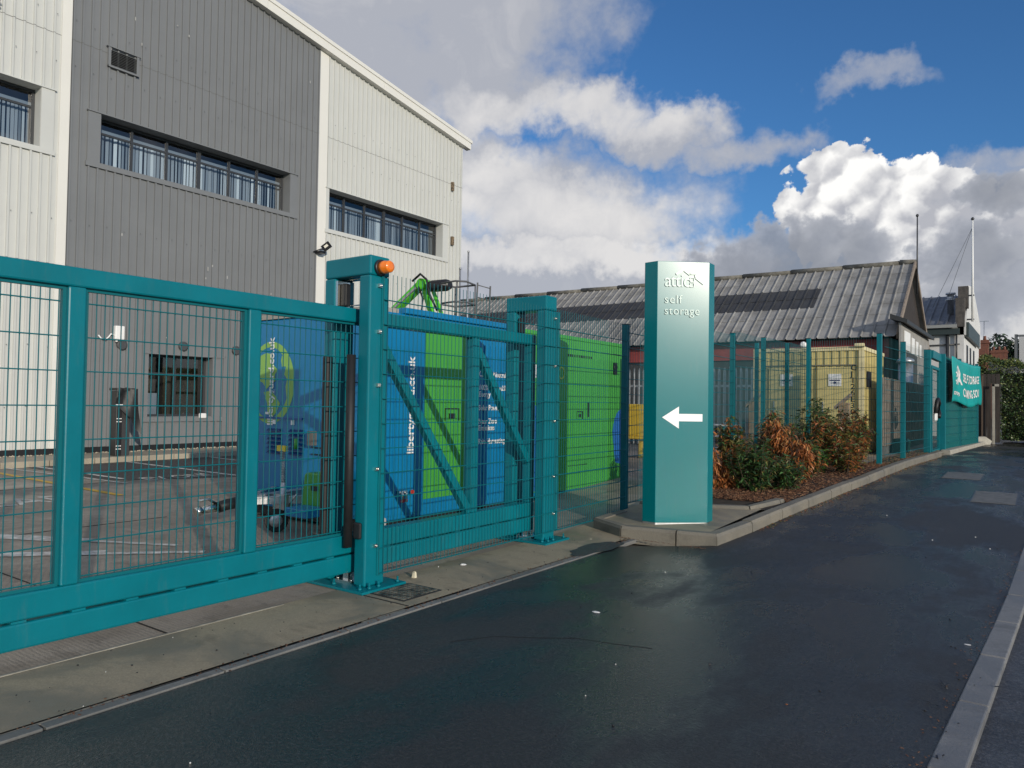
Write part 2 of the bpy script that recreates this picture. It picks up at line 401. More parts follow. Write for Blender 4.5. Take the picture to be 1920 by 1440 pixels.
def text_mb(mb, s, size, origin, right, up, ext=.004, m=0, align='LEFT', bold=0.0, sx=1.0, spacing=1.0):
    cu = bpy.data.curves.new('t', 'FONT'); cu.body = s; cu.size = size; cu.extrude = ext/2; cu.align_x = align
    cu.offset = bold; cu.resolution_u = 3; cu.space_character = spacing
    ob = bpy.data.objects.new('t', cu); COL.objects.link(ob)
    dg = bpy.context.evaluated_depsgraph_get(); dg.update()
    me = bpy.data.meshes.new_from_object(ob.evaluated_get(dg))
    R, U = Vector(right).normalized(), Vector(up).normalized(); Nn = R.cross(U); O = Vector(origin)
    mb.add([O+R*v.co.x*sx+U*v.co.y+Nn*(v.co.z) for v in me.vertices], [tuple(p.vertices) for p in me.polygons], m)
    bpy.data.objects.remove(ob); bpy.data.curves.remove(cu); bpy.data.meshes.remove(me)
    return mb
def copy_tree(o, parent=None, loc=None):
    c = o.copy(); COL.objects.link(c); c.parent = parent
    if loc is not None: c.location = loc
    for ch in list(o.children): copy_tree(ch, c)
    return c

# ------------------------------------------------------------------ terrain profile
ZK = [(-60, 0), (7, 0), (8.5, .06), (10, .15), (12, .25), (14, .34), (16, .385), (20, .40), (400, .40)]
def zr(x, y):
    for (a, za), (b, zb) in zip(ZK, ZK[1:]):
        if y <= b: z = za+(zb-za)*(y-a)/(b-a); break
    if x < -7: z *= max(0, min(1, (x+11)/4))
    return z
YS = [-60, -30, -15, -8, -4, -2, 0, 1.5, 3, 4.5, 6, 7, 7.6, 8.5, 9.2, 10, 11, 12, 13, 14, 15, 16, 18, 20, 22, 24, 26, 27.4, 29, 31, 33, 36, 40, 50, 70, 100, 160, 400]
def pl(pts):
    def f(y):
        if y <= pts[0][0]: (a, xa), (b, xb) = pts[0], pts[1]; return xa
        for (a, xa), (b, xb) in zip(pts, pts[1:]):
            if y <= b: return xa+(xb-xa)*(y-a)/(b-a)
        return pts[-1][1]
    return f
def sheet(name, m, fl, fr, y0, y1, dz, nx=4, th=0):
    ys = sorted(set([y0, y1]+[y for y in YS if y0 < y < y1])); mb = MB()
    fl = fl if callable(fl) else (lambda v: (lambda y: v))(fl); fr = fr if callable(fr) else (lambda v: (lambda y: v))(fr)
    rows = []
    for y in ys:
        a, b = fl(y), fr(y); rows.append([(a+(b-a)*i/nx, y, zr(a+(b-a)*i/nx, y)+dz) for i in range(nx+1)])
    mb.v = [p for r in rows for p in r]
    for j in range(len(ys)-1):
        for i in range(nx):
            a = j*(nx+1)+i; mb.f.append((a, a+1, a+nx+2, a+nx+1)); mb.mi.append(0); mb.sm.append(False)
    return struct(mb.build(name, m))
kx = pl([(7.58, -2.78), (9.96, -2.55), (13.54, -2.2), (19.5, -1.9), (27.4, -1.48), (29, -1.35), (31, -.8), (33, .3), (36, 2.4), (40, 6), (50, 16), (400, 400)])
rk = pl([(-60, -3.2), (0, -.555), (3.55, -.40), (6.89, -.25), (9.3, -.16), (15, .10), (24, .75), (29, 1.5), (33, 3.4), (36, 5.2), (40, 8.8), (50, 19), (400, 402)])
GROUNDM = mat('ground', (.10, .10, .095), .9, var=.3, vs=.5)
sheet('ground', GROUNDM, -400, 400, -60, 400, -.09, 200)
sheet('pavement', TARM, lambda y: -3.62 if y < 7.6 else kx(y), rk, -60, 50, 0, 6)
sheet('road', ROADM, lambda y: rk(y)+.12, lambda y: rk(y)+8, -60, 50, -.035, 6)
sheet('yard_ground', YARDM, -24, -4.48, -30, 24.8, -.001, 28)
sheet('apron', APRONM, -4.5, -3.74, -30, 8.6, .004, 2)
sheet('yard_parking_bay', BAYM, lambda y: -17.0, lambda y: -12.6+(y-8)*.55, 6.5, 12.5, .004, 6)
sheet('path', YARDM, -4.5, lambda y: kx(y)-.1, 14.7, 31, .03, 3)
# joint lines and edging along the apron
mb = MB(); mb.box(-3.74, -3.70, -30, 8.4, -.04, -.004)
struct(mb.build('drain_slot', mat('slot_silt', (.035, .031, .026), .9, col2=(.12, .11, .09), vs=7, bump=.5, bs=60)))
mb = MB(); y = 0
while y < 7.2:
    L = random.uniform(.2, .9)
    if random.random() < .5: mb.box(-3.728+random.uniform(-.004, .004), -3.703, y, y+L, -.02, .0035)
    y += L
struct(mb.build('slot_grating', mat('slot_mortar', (.20, .185, .15), .85, var=.3, vs=15)))
mb = MB()
y = -12
while y < 7.3:
    L = .9; w = random.uniform(-.004, .004)
    mb.box(-3.70+w, -3.635+w, y+.006, y+L-.006, -.03, .006+random.uniform(0, .003)); y += L
struct(mb.build('edging', EDGEM, bevel=.004))
mb = MB(); mb.box(-4.495, -4.475, -30, 3.42, .004, .0075)
struct(mb.build('concrete_joint', mat('joint_fill', (.30, .28, .23), .8, var=.4, vs=6)))
mb = MB()
for yy in (3.95, -1.2): mb.box(-4.48, -3.75, yy, yy+.012, .004, .0072)
mb.box(-7.4, -4.5, 2.55, 2.562, .0, .004); mb.box(-12, -4.5, -2.5, -2.488, 0, .004)
mb.box(-8.9, -8.888, -12, 5, 0, .004); mb.box(-13.2, -13.188, -12, 12, 0, .004)
struct(mb.build('slab_joint', DARKJ))
# kerb on the road edge
mb = MB(); y = -12
while y < 46:
    L = .915
    def st(yy): return Vector((rk(yy), yy, zr(0, yy)))
    a, b = st(y+.007), st(y+L-.007); w = Vector((.135, 0, 0)); d = Vector((0, 0, .09))
    o = [a-d, a+w-d, b+w-d, b-d]; e = Vector((0, 0, random.uniform(.003, .008)))
    mb.add(o+[a+e, a+w+e, b+w+e, b+e], [(0, 3, 2, 1), (4, 5, 6, 7), (0, 1, 5, 4), (1, 2, 6, 5), (2, 3, 7, 6), (3, 0, 4, 7)])
    y += L
struct(mb.build('road_kerb', ROADKERB, bevel=.008))
# raised kerb of the planting bed and along the mesh fence
def kerbrun(name, pts, w=.125, h=.12, L=.9, m=KERBM):
    P = [Vector((a, b, 0)) for a, b in pts]; mb = MB()
    cum = [0]
    for i in range(len(P)-1): cum.append(cum[-1]+(P[i+1]-P[i]).length)
    def at(s):
        s = max(0, min(cum[-1], s))
        for i in range(len(P)-1):
            if s <= cum[i+1]+1e-9:
                t = (s-cum[i])/(cum[i+1]-cum[i]); p = P[i].lerp(P[i+1], t); d = (P[i+1]-P[i]).normalized(); return p, Vector((-d.y, d.x, 0))
    s = 0
    while s < cum[-1]-.02:
        e = min(s+L, cum[-1]); p, n1 = at(s+.008); q, n2 = at(e-.008); hh = h+random.uniform(-.004, .006)
        zp, zq = zr(p.x, p.y), zr(q.x, q.y)
        prof = [(0, -.06), (0, hh-.03), (.018, hh), (w, hh), (w, -.06)]
        vs = [p+n1*a+Vector((0, 0, zp+b)) for a, b in prof]+[q+n2*a+Vector((0, 0, zq+b)) for a, b in prof]
        k = 5; mb.add(vs, [tuple(range(k)), tuple(range(k, 2*k))[::-1]]+[(i, i+k, (i+1) % k+k, (i+1) % k) for i in range(k)])
        s = e
    return struct(mb.build(name, m))
kerbrun('kerb', [(kx(y), y) for y in (7.58, 8.6, 9.96, 11.7, 13.54, 15.5, 17.5, 19.6)])
kerbrun('kerb', [(kx(y)+.03, y) for y in (20.6, 23, 25, 27.4, 28.4)], w=.2, h=.1, L=1.4, m=TANSTONE)
kerbrun('kerb', [(-4.3, 8.3), (-4.36, 7.9), (-4.3, 7.6), (-4.08, 7.45), (-3.81, 7.41), (-3.3, 7.49), (-2.78, 7.58)], L=.62)
kerbrun('kerb', [(-4.3, 8.85), (-3.55, 8.98), (-3.02, 9.12), (-2.86, 9.25), (-2.74, 9.95)], w=.12, h=.15, L=.7)
# plinth the sign stands on
mb = MB(); pts = [(-4.28, 8.9), (-4.28, 7.95), (-4.2, 7.7), (-4.03, 7.56), (-3.81, 7.53), (-2.9, 7.68), (-2.84, 9.3), (-3.6, 9.05)]
mb.add([(a, b, .112+zr(a, b)) for a, b in pts], [tuple(range(len(pts)))]); struct(mb.build('plinth', APRONM))
# planting bed
sheet('planting_bed', SOILM, -4.4, lambda y: kx(y)-.1, 9.3, 15.0, .10, 8)
mb = MB(); mb.add([(-4.35, 9.0, .17), (-3.5, 9.1, .175), (-3.0, 9.28, .18), (-2.86, 9.9, .235), (-3.3, 9.85, .23), (-4.35, 9.6, .215)], [(0, 1, 2, 3, 4, 5)])
struct(mb.build('tarmac_strip', BAYM))
sheet('verge', SOILM, lambda y: kx(y)-.55, lambda y: kx(y)-.1, 15.0, 20.5, .09, 2)
# raised path and kerb along the warehouse
BX = -18.7
mb = MB(); mb.box(BX-.5, -17.13, -20, 22.6, -.05, .117); struct(mb.build('path', PATHM))
mb = MB(); y = -15
while y < 22: mb.box(-17.125, -17.0, y+.005, y+.905, -.05, .125); y += .915
struct(mb.build('yard_kerb', PATHM, bevel=.012))
mb = MB()
for i in range(900):
    a, b = random.uniform(BX+.03, BX+.3), random.uniform(0, 21); r = random.uniform(.012, .028)
    mb.lathe((a, b, .117), (random.uniform(-.3, .3), 0, 1), [(r*.6, 0), (r, r*.5), (r*.5, r)], 5)
tag(mb.build('gravel', mat('gravel_stone', (.45, .40, .31), .8, var=.3, vs=20)), kind='stuff', label='pale gravel strip along the foot of the warehouse wall', cat='gravel')
# yard markings
PW = mat('worn_white_line', (.66, .65, .61), .7, col2=(.34, .32, .29), vs=7); PY = mat('yellow_line', (.55, .34, .03), .6, var=.2, vs=8)
def line(mb, p, q, w, z=.0085):
    p, q = Vector((*p, z)), Vector((*q, z)); d = (q-p).normalized(); n = Vector((-d.y, d.x, 0))*w/2
    mb.add([p-n, q-n, q+n, p+n], [(0, 1, 2, 3)])
mb = MB(); line(mb, (-18.6, 5.75), (-11.3, 5.62), .11, .007); struct(mb.build('yellow_marking', PY))
mb = MB()
line(mb, (-17, 8.55), (-12.4, 8.48), .1); line(mb, (-17, 10.63), (-15.0, 10.47), .1); line(mb, (-18.8, 6.68), (-13.5, 6.74), .1)
line(mb, (-18.5, 6.05), (-12.8, 6.45), .08)
line(mb, (-11.5, 1.9), (-8.0, 3.65), .22, .006); line(mb, (-10.9, 2.2), (-7.1, 4.1), .08, .0062); line(mb, (-9.6, 1.0), (-6.6, 4.1), .1, .0064)
line(mb, (-10.5, 0), (-7.3, 3.5), .14, .0066)
text_mb(mb, 'KEEP CLEAR', 1.05, (-11.3, 1.55, .006), (0.02, 1, 0), (-1, 0, 0), .002, sx=.62)
text_mb(mb, 'EV ONLY', .8, (-12.9, 6.9, .010), (0, 1, 0), (-1, .1, 0), .002, sx=.5)
struct(mb.build('white_marking', PW))

# ------------------------------------------------------------------ warehouse
s_ = .883
def by(Y): return Y*s_
def bz(z): return 1.5+(z-1.5)*s_
wh = thing('warehouse', (BX, by(15), .12), 'large warehouse with white and grey ribbed cladding and strip windows behind the gate', 'warehouse')
Y0, Y1 = -6.0, by(25.32); zb0 = .26
def roofz(Y): return bz(14.63)-(Y-by(14.31))*.151
OPEN = {'a': (-3, by(8.18), bz(7.95), bz(9.52)), 'b': (by(9.68), by(16.0), bz(7.93), bz(9.30)), 'c': (by(17.72), by(24.0), bz(7.72), bz(9.2)),
        'd': (by(11.2), by(13.25), .98+.0, bz(2.75))}
SEAM = mat('cladding_seam', (.11, .11, .105), .6)
def clad(y0, y1, opens, name, m):
    pitch = .2083; prof = []
    y = math.floor(y0/pitch)*pitch
    while y < y1+pitch:
        prof += [(y, 0), (y+.146, 0), (y+.150, .042), (y+.190, .042), (y+.195, 0)]; y += pitch
    def dep(Y):
        for (a, da), (b, db) in zip(prof, prof[1:]):
            if a <= Y <= b: return da+(db-da)*(Y-a)/(b-a) if b > a else da
        return 0
    cuts = sorted(set([round(p[0], 4) for p in prof if y0 < p[0] < y1]+[y0, y1]+[round(v, 4) for o in opens for v in o[:2] if y0 < v < y1]))
    mb = MB()
    for a, b in zip(cuts, cuts[1:]):
        if b-a < 1e-4: continue
        mid = (a+b)/2; xa, xb = BX+dep(a+1e-5)*1.0, BX+dep(b-1e-5)
        segs = [(zb0, None)]
        cur = [(zb0, 1e9)]
        for o in opens:
            if o[0] <= mid <= o[1]:
                nn = []
                for (u, v) in cur:
                    if v <= o[2] or u >= o[3]: nn.append((u, v))
                    else:
                        if u < o[2]: nn.append((u, o[2]))
                        if v > o[3]: nn.append((o[3], v))
                cur = nn
        for (u, v) in cur:
            za, zc = (roofz(a), roofz(b)) if v > 1e8 else (v, v)
            mb.add([(xa, a, u), (xb, b, u), (xb, b, zc), (xa, a, za)], [(0, 1, 2, 3)])
            for zs in (4.55, 9.95):
                if u < zs-.05 and zs+.05 < min(za, zc): mb.add([(xa+.003, a, zs), (xb+.003, b, zs), (xb+.003, b, zs+.012), (xa+.003, a, zs+.012)], [(0, 1, 2, 3)], 1)
    return mb.build(name, [m, SEAM], wh)
e1, e2, e3, e4 = by(8.63), by(8.87), by(17.2), by(17.6)
clad(Y0, e1, [OPEN['a']], 'wall_cladding', CREAMW)
clad(e2, e3, [OPEN['b'], OPEN['d']], 'wall_cladding', GREYC)
clad(e4, Y1, [OPEN['c']], 'wall_cladding', CREAMW)
for a, b in ((e1, e2), (e3, e4)):
    mb = MB(); mb.prism([(BX-.05, a, zb0), (BX-.05, b, zb0), (BX-.05, b, roofz(b)), (BX-.05, a, roofz(a))], (.085, 0, 0)); mb.build('corner_trim', CREAMT, wh)
# shell, plinth strip, fascia
mb = MB(); mb.box(-45, BX-2.2, Y0, Y1-.02, 0, 11.0); mb.build('building_core', DWALL, wh)
mb = MB(); mb.box(BX-2.2, BX-.02, Y1-.06, Y1-.01, .1, roofz(Y1)-.05); mb.box(BX-2.2, BX-.02, Y0, Y0+.05, .1, 12); mb.split('side_wall', CREAMW, wh)
mb = MB(); mb.box(BX-.1, BX-.005, Y0, Y1-.02, .1, zb0-.003); mb.build('base_strip', BLKP, wh)
mb = MB()
for a, b in ((Y0, Y1+.25),):
    for j in range(6):
        u, v = a+(b-a)*j/6+.004, a+(b-a)*(j+1)/6-.004
        mb.prism([(BX-.02, u, roofz(u)-.06), (BX-.02, v, roofz(v)-.06), (BX-.02, v, roofz(v)+.22), (BX-.02, u, roofz(u)+.22)], (.24, 0, 0))
mb.build('roof_fascia', CREAMT, wh, bevel=.01)
mb = MB(); mb.prism([(BX+.25, Y0, roofz(Y0)+.2), (BX+.25, Y1+.3, roofz(Y1+.3)+.2), (BX+.25, Y1+.3, roofz(Y1+.3)+.32), (BX+.25, Y0, roofz(Y0)+.32)], (-20, 0, 0)); mb.build('roof', CREAMT, wh)
def strip_window(o, n, frame, flash, ext=(.28, .28), blinds=True):
    y0, y1, z0, z1 = o; xg = BX-.30
    w = MB()   # reveals: four sides of the opening
    t = .02
    w.box(xg-.06, BX+.02, y0-t, y0+.004, z0-t, z1+t); w.box(xg-.06, BX+.02, y1-.004, y1+t, z0-t, z1+t)
    w.box(xg-.06, BX+.02, y0+.004, y1-.004, z1-.004, z1+t); w.box(xg-.06, BX+.035, y0+.004, y1-.004, z0-t, z0+.004)
    fl = w
    fl.box(BX+.026, BX+.045, y0-ext[0], y0, z0-.09, z1); fl.box(BX+.026, BX+.045, y1, y1+ext[1], z0-.09, z1)
    fl.box(BX+.02, BX+.075, y0-ext[0]-.03, y1+ext[1]+.03, z1+.0, z1+.03); fl.box(BX+.02, BX+.06, y0-ext[0]-.03, y1+ext[1]+.03, z0-.13, z0-.021)
    win = w.build('window', flash, wh)
    f = MB(); hw = .03
    f.box(xg-.05, xg, y0+.005, y1-.005, z0+.005, z0+.06); f.box(xg-.05, xg, y0+.005, y1-.005, z1-.06, z1-.005)
    zt = z0+(z1-z0)*.70
    for i in range(n+1):
        yc = y0+(y1-y0)*i/n; ww = hw*1.7 if (n == 6 and i == 3) else hw
        yc = min(max(yc, y0+ww+.005), y1-ww-.005)
        f.box(xg-.055, xg+.005, yc-ww, yc+ww, z0+.06, z1-.06)
    f.box(xg-.052, xg+.002, y0+.03, y1-.03, zt-.025, zt+.025)
    f.build('window_frame', frame, win)
    g = MB(); g.add([(xg-.025, y0, z0), (xg-.025, y1, z0), (xg-.025, y1, z1), (xg-.025, y0, z1)], [(0, 1, 2, 3)]); g.build('pane', GLASS, win)
    if blinds:
        b = MB(); y = y0+.02; i = 0
        while y < y1:
            wd = random.uniform(.05, .075); m = 1 if random.random() < .28 else 0
            a = random.uniform(-.02, .02)
            b.add([(xg-.22+a, y, z0), (xg-.22-a, y+wd, z0), (xg-.22-a, y+wd, zt+.05), (xg-.22+a, y, zt+.05)], [(0, 1, 2, 3)], m)
            y += wd+random.uniform(.01, .05)
        b.box(xg-.26, xg-.18, y0, y1, zt+.06, zt+.16, 0)
        b.build('blind', [BLIND, BLINDL], win)
    return win
strip_window(OPEN['a'], 9, DGREY, CREAMW)
strip_window(OPEN['b'], 6, DGREY, GREYC, (.30, .25))
strip_window(OPEN['c'], 6, DGREY, CREAMW, (.12, .3))
w = strip_window(OPEN['d'], 2, DGREY, GREYC, (.1, .3), False)
b = MB(); b.box(-20.6, -19.9, 10.1, 10.8, .1, 1.6); b.box(-20.3, -19.8, 11.0, 11.3, .1, 2.1, 1); b.build('furniture', [BLIND, DTIMB], w)
lv = MB(); ly0, ly1, lz0, lz1 = by(9.88), by(10.6), bz(10.74), bz(11.19)
for i in range(10):
    z = lz0+(lz1-lz0)*i/10; lv.add([(BX+.03, ly0, z+.045), (BX+.03, ly1, z+.045), (BX+.075, ly1, z+.008), (BX+.075, ly0, z+.008)], [(3, 2, 1, 0), (0, 1, 2, 3)])
lv.box(BX+.028, BX+.08, ly0-.06, ly0, lz0-.05, lz1+.05); lv.box(BX+.028, BX+.08, ly1, ly1+.06, lz0-.05, lz1+.05)
lv.box(BX+.028, BX+.095, ly0-.1, ly1+.1, lz1+.05, lz1+.07); lv.box(BX+.028, BX+.09, ly0-.06, ly1+.06, lz0-.05, lz0-.005)
lvo = lv.build('louvre_vent', GREYC, wh); lb = MB(); lb.box(BX+.02, BX+.027, ly0, ly1, lz0, lz1); lb.build('vent_back', DARKJ, lvo)
# screws, seams, bird droppings
mb = MB()
for zz in [1.2, 2.6, 4.3, 5.6, 9.3, 10.4]:
    y = Y0+.179
    k = 0
    while y < Y1-.1:
        inop = any(o[0]-.3 < y < o[1]+.3 and o[2]-.2 < zz < o[3]+.1 for o in OPEN.values())
        if not inop and zz < roofz(y)-.2 and not (e1 < y < e2 or e3 < y < e4) and k % 2 == 0:
            mb.box(BX+.036, BX+.048, y-.008, y+.008, zz+(k % 4)*.02, zz+.016+(k % 4)*.02)
        y += .2083; k += 1
tag(mb.build('cladding_screws', mat('screw', (.13, .13, .12), .5), wh), kind='stuff')
mb = MB()
for i in range(16):
    y = random.gauss(11.2, 1.6); z = random.choice([random.uniform(2.5, 6.3), random.uniform(9, 12)])
    if not (e2 < y < e3): continue
    if any(o[0]-.2 < y < o[1]+.2 and o[2]-.2 < z < o[3]+.1 for o in OPEN.values()): continue
    h = random.uniform(.03, .12); mb.box(BX+.030, BX+.044, y-.008, y+.008+random.uniform(0, .01), z, z+h)
tag(mb.build('bird_droppings', mat('dropping_grey', (.42, .42, .40), .8), wh), kind='stuff')
mb = MB()
for (Y, z) in ((9.2, 2.78), (10.82, 2.86), (12.41, 2.85)): mb.lathe((BX+.02, Y, z), (1, 0, 0), [(.125, 0), (.125, .05), (.1, .055)], 24)
mb.split('round_vent', mat('vent_dark', (.06, .062, .066), .5), wh)
mb = MB()
for Yp, zp in ((24.55, 11.0), (24.6, 8.6)):
    mb.box(BX+.03, BX+.12, by(Yp)-.06, by(Yp)+.06, bz(zp)-.2, bz(zp)+.13)
mb.split('bracket_stub', mat('rusty_bracket', (.28, .2, .12), .8, col2=(.05, .04, .03), vs=20), wh)
mb = MB(); pts = []
for i in range(22):
    t = 2*PI*(i/22*.86)+.3; pts.append((BX+.15, 6.30-.17+.17*math.cos(t), 10.08+.2*math.sin(t)))
mb.tube(pts, .032, 8); mb.box(BX+.13, BX+.17, 6.0, 6.30, 10.05, 10.1); mb.build('sign_letter', CREAMT, wh)
# equipment on the warehouse wall
t = thing('floodlight', (BX+.05, 15.45, 6.2), 'black LED floodlight on the white corner strip of the warehouse', 'floodlight')
mb = MB(); mb.beam((BX+.32, 15.2, 6.22), (BX+.50, 15.34, 6.40), .26, .05, (1, 0, 1)); mb.build('lamp_housing', BLKP, t, bevel=.01)
mb = MB(); mb.beam((BX+.37, 15.235, 6.27), (BX+.45, 15.30, 6.35), .10, .054, (1, 0, 1)); mb.build('lamp_panel', mat('led_panel', (.75, .72, .6), .3), t)
mb = MB(); mb.box(BX+.03, BX+.3, 15.14, 15.34, 6.1, 6.17); mb.tube([(BX+.03, 15.08, 6.15), (BX+.25, 15.12, 6.2), (BX+.35, 15.2, 6.22)], .02, 6); mb.build('bracket', BLKP, t)
t = thing('camera_box', (BX+.05, 9.1, 2.9), 'white weatherproof box with a curling white cable on grey cladding', 'camera')
mb = MB(); mb.box(BX+.03, BX+.18, 8.97, 9.2, 2.9, 3.24); mb.build('housing', WHITE, t, bevel=.02)
mb = MB(); mb.tube([(BX+.06, 8.62, 2.98), (BX+.08, 8.68, 2.9), (BX+.09, 8.78, 2.88), (BX+.1, 8.85, 2.95), (BX+.1, 8.9, 3.03), (BX+.1, 8.98, 3.0)], .018, 6); mb.tube([(BX+.1, 9.04, 2.9), (BX+.1, 9.04, 2.84)], .03, 8); mb.build('cable', WHITE, t)
tag(MB().box(BX+.035, BX+.13, 11.3, 11.5, .93, 1.07).build('junction_box', WHITE, loc=(BX, 11.4, .93), bevel=.03), 'small white box on the sill of the ground floor window', 'box')
# charging post with a jacket hung over it
t = thing('charging_post', (-17.45, 8.7, .117), 'black charging post with a dark cover draped over its head, by the grey wall', 'charger')
mb = MB(); mb.box(-17.62, -17.32, 8.46, 8.60, .117, 1.62); mb.build('column', BLKP, t, bevel=.015)
mb = MB(); mb.box(-17.66, -17.36, 8.605, 8.80, .117, 1.45); mb.build('side_panel', mat('charcoal_panel', (.05, .05, .052), .35), t, bevel=.01)
mb = MB()
G = 9
for i in range(G):
    for j in range(12):
        u, v = i/(G-1), j/11
        yy = 8.44+u*.48+.05*v*(u-.3); zz = 1.70-.06*abs(u-.4)-v*(.35+.75*u)+.02*math.sin(u*14); xx = -17.30+.06*math.sin(u*9+v*4)+.03*v
        mb.v.append((xx, yy+v*.1*u, zz))
for i in range(G-1):
    for j in range(11): mb.f.append((i*12+j, (i+1)*12+j, (i+1)*12+j+1, i*12+j+1)); mb.mi.append(0); mb.sm.append(True)
mb.box(-17.64, -17.31, 8.44, 8.9, 1.63, 1.69)
mb.build('cover', mat('black_cover', (.022, .022, .022), .55, var=.3, vs=9), t)
mb = MB()
mb.box(-17.315, -17.31, 8.44, 8.60, 1.27, 1.31)
for zz in (.97, .90, .34, .27):
    for q in range(3): mb.box(-17.318, -17.312, 8.465+q*.042, 8.495+q*.042, zz, zz+.02)
mb.split('marking', WHITE, t)

# ------------------------------------------------------------------ mesh panels
def mesh_panel(mb, p, q, z0, z1, zs=None, vsp=.05, rv=.0031, rh=.0047, spikes=.025, double=True, n=4, off=0):
    p, q = Vector((p[0], p[1], 0)), Vector((q[0], q[1], 0)); L = (q-p).length; d = (q-p)/L; nn = Vector((d.y, -d.x, 0))
    k = int(round(L/vsp))
    s0 = lambda P: zr(P.x, P.y) if zs else 0
    for i in range(k+1):
        P = p+d*(L*i/k); mb.tube([P+Vector((0, 0, z0)), P+Vector((0, 0, z1+spikes))], rv, n, cap=False)
    z = z0+.012
    while z <= z1+.001:
        for sgn in ((-1, 1) if double else (1,)):
            o = nn*sgn*(rv+rh)
            mb.tube([p+o+Vector((0, 0, z)), q+o+Vector((0, 0, z))], rh, n, cap=False)
        z += .2
    return mb

# ------------------------------------------------------------------ sliding gate
gate = thing('sliding_gate', (-4.6, 1.6, .1), 'long teal cantilever sliding gate with box frame and wire mesh infill', 'gate')
XF, XB = -4.54, -4.66
GY0 = -4.2
MB().box(XF, XB, GY0, 6.76, 2.13, 2.245).build('top_rail', TEAL, gate, bevel=.012)
MB().box(XF, XB, GY0, 6.76, .262, .41).build('bottom_rail', TEAL, gate, bevel=.012)
MB().box(XF+.005, XB-.005, GY0, 6.74, .105, .25).build('track_beam', TEAL, gate, bevel=.014)
mb = MB(); y = GY0
while y < 6.7: mb.box(XF-.002, XB+.002, y, y+.075, .2495, .2625); y += .31
mb.split('weld_spacer', TEAL, gate)
ups = [(-4.2, -4.1), (-2.85, -2.75), (-1.66, -1.56), (-.46, -.36), (.74, .84), (1.93, 2.03), (3.12, 3.22)]
for a, b in ups: MB().box(XF+.001, XB-.001, a, b, .41, 2.13).build('upright', TEAL, gate, bevel=.010)
for a, b in ((4.33, 4.41), (5.66, 5.76), (6.66, 6.76)): MB().box(XF-.01, XB+.01, a, b, .41, 2.13).build('upright', TEAL, gate, bevel=.008)
bays = [(ups[i][1], ups[i+1][0]) for i in range(len(ups)-1)]+[(3.22, 4.33)]
for a, b in bays:
    mb = MB(); w = .018; x0, x1 = -4.60, -4.57
    mb.box(x0, x1, a, a+w, .41, 2.13); mb.box(x0, x1, b-w, b, .41, 2.13); mb.box(x0, x1, a+w, b-w, 2.112, 2.13); mb.box(x0, x1, a+w, b-w, .41, .428)
    mesh_panel(mb, (-4.59, a+.03), (-4.59, b-.03), .43, 2.11, rv=.0036, rh=.0052, spikes=0, double=False)
    mb.build('mesh_infill', TEALW, gate)
MB().beam((-4.60, 4.41, 2.03), (-4.60, 5.66, .42), .08, .075, (1, 0, 0)).build('brace', TEAL, gate, bevel=.006)
MB().beam((-4.60, 5.76, 2.03), (-4.60, 6.68, .85), .08, .075, (1, 0, 0)).build('brace', TEAL, gate, bevel=.006)

# ------------------------------------------------------------------ gate portals
def portal(ya, lab):
    t = thing('gate_portal', (-4.6, ya+.1, 0), lab, 'gate post', 'guide portals of the sliding gate')
    b = .014; top = 2.66
    MB().box(-4.455, -4.33, ya, ya+.215, .025, top-.16).build('front_post', TEAL, t, bevel=b)
    MB().box(-4.87, -4.745, ya, ya+.215, .025, top-.16).build('rear_post', TEAL, t, bevel=b)
    MB().box(-4.87, -4.33, ya, ya+.215, top-.1595, top).build('header', TEAL, t, bevel=b)
    mb = MB(); mb.box(-4.97, -4.22, ya-.12, ya+.36, .004, .025)
    mb.build('base_plate', TEAL, t, bevel=.003)
    mb = MB()
    for (x, y) in ((-4.9, ya-.07), (-4.6, ya-.07), (-4.3, ya-.07), (-4.9, ya+.31), (-4.55, ya+.31), (-4.27, ya+.31), (-4.27, ya+.1), (-4.27, ya-.0)):
        mb.lathe((x, y, .025), (0, 0, 1), [(.017, 0), (.017, .014), (.009, .014), (.009, .045)], 6)
    mb.split('anchor_bolt', TEAL, t)
    mb = MB(); mb.box(-4.70, -4.50, ya+.02, ya+.2, .026, .04); mb.box(-4.63, -4.57, ya+.05, ya+.16, .04, .095)
    for (x, y) in ((-4.68, ya+.04), (-4.52, ya+.04), (-4.52, ya+.18)): mb.lathe((x, y, .04), (0, 0, 1), [(.013, 0), (.013, .012), (.007, .012), (.007, .06)], 6)
    mb.build('roller_carriage', ZINC, t)
    return t
p1 = portal(4.06, 'near teal steel portal with an amber beacon, where the gate slides through')
MB().lathe((-4.328, 4.165, 2.565), (1, 0, 0), [(.066, 0), (.066, .016), (.056, .022)], 28).build('beacon_base', BLKP, p1)
bc = MB().lathe((-4.306, 4.165, 2.565), (1, 0, 0), [(.052, 0), (.052, .045), (.048, .05), (.048, .085), (.042, .096), (.02, .098)], 28).build('beacon_lens', AMBER, p1)
MB().tube([(-4.485, 4.02, .33), (-4.485, 4.02, 1.86)], .036, 14).build('safety_edge', BLACK, p1)
MB().box(-4.80, -4.735, 3.985, 4.056, .3, 1.86).build('safety_edge', BLACK, p1, bevel=.02)
MB().box(-4.44, -4.36, 4.03, 4.058, .40, .53).build('photocell', BLKP, p1, bevel=.012)
MB().box(-4.72, -4.66, 4.10, 4.16, 2.27, 2.46).build('guide_roller', BLACK, p1, bevel=.012)
mb = MB(); mb.box(-4.745, -4.72, 4.07, 4.2, 2.25, 2.48); mb.tube([(-4.745, 4.14, 2.49), (-4.455, 4.14, 2.49)], .006, 6); mb.tube([(-4.745, 4.14, 2.275), (-4.455, 4.14, 2.275)], .006, 6); mb.build('roller_bracket', ZINC, p1)
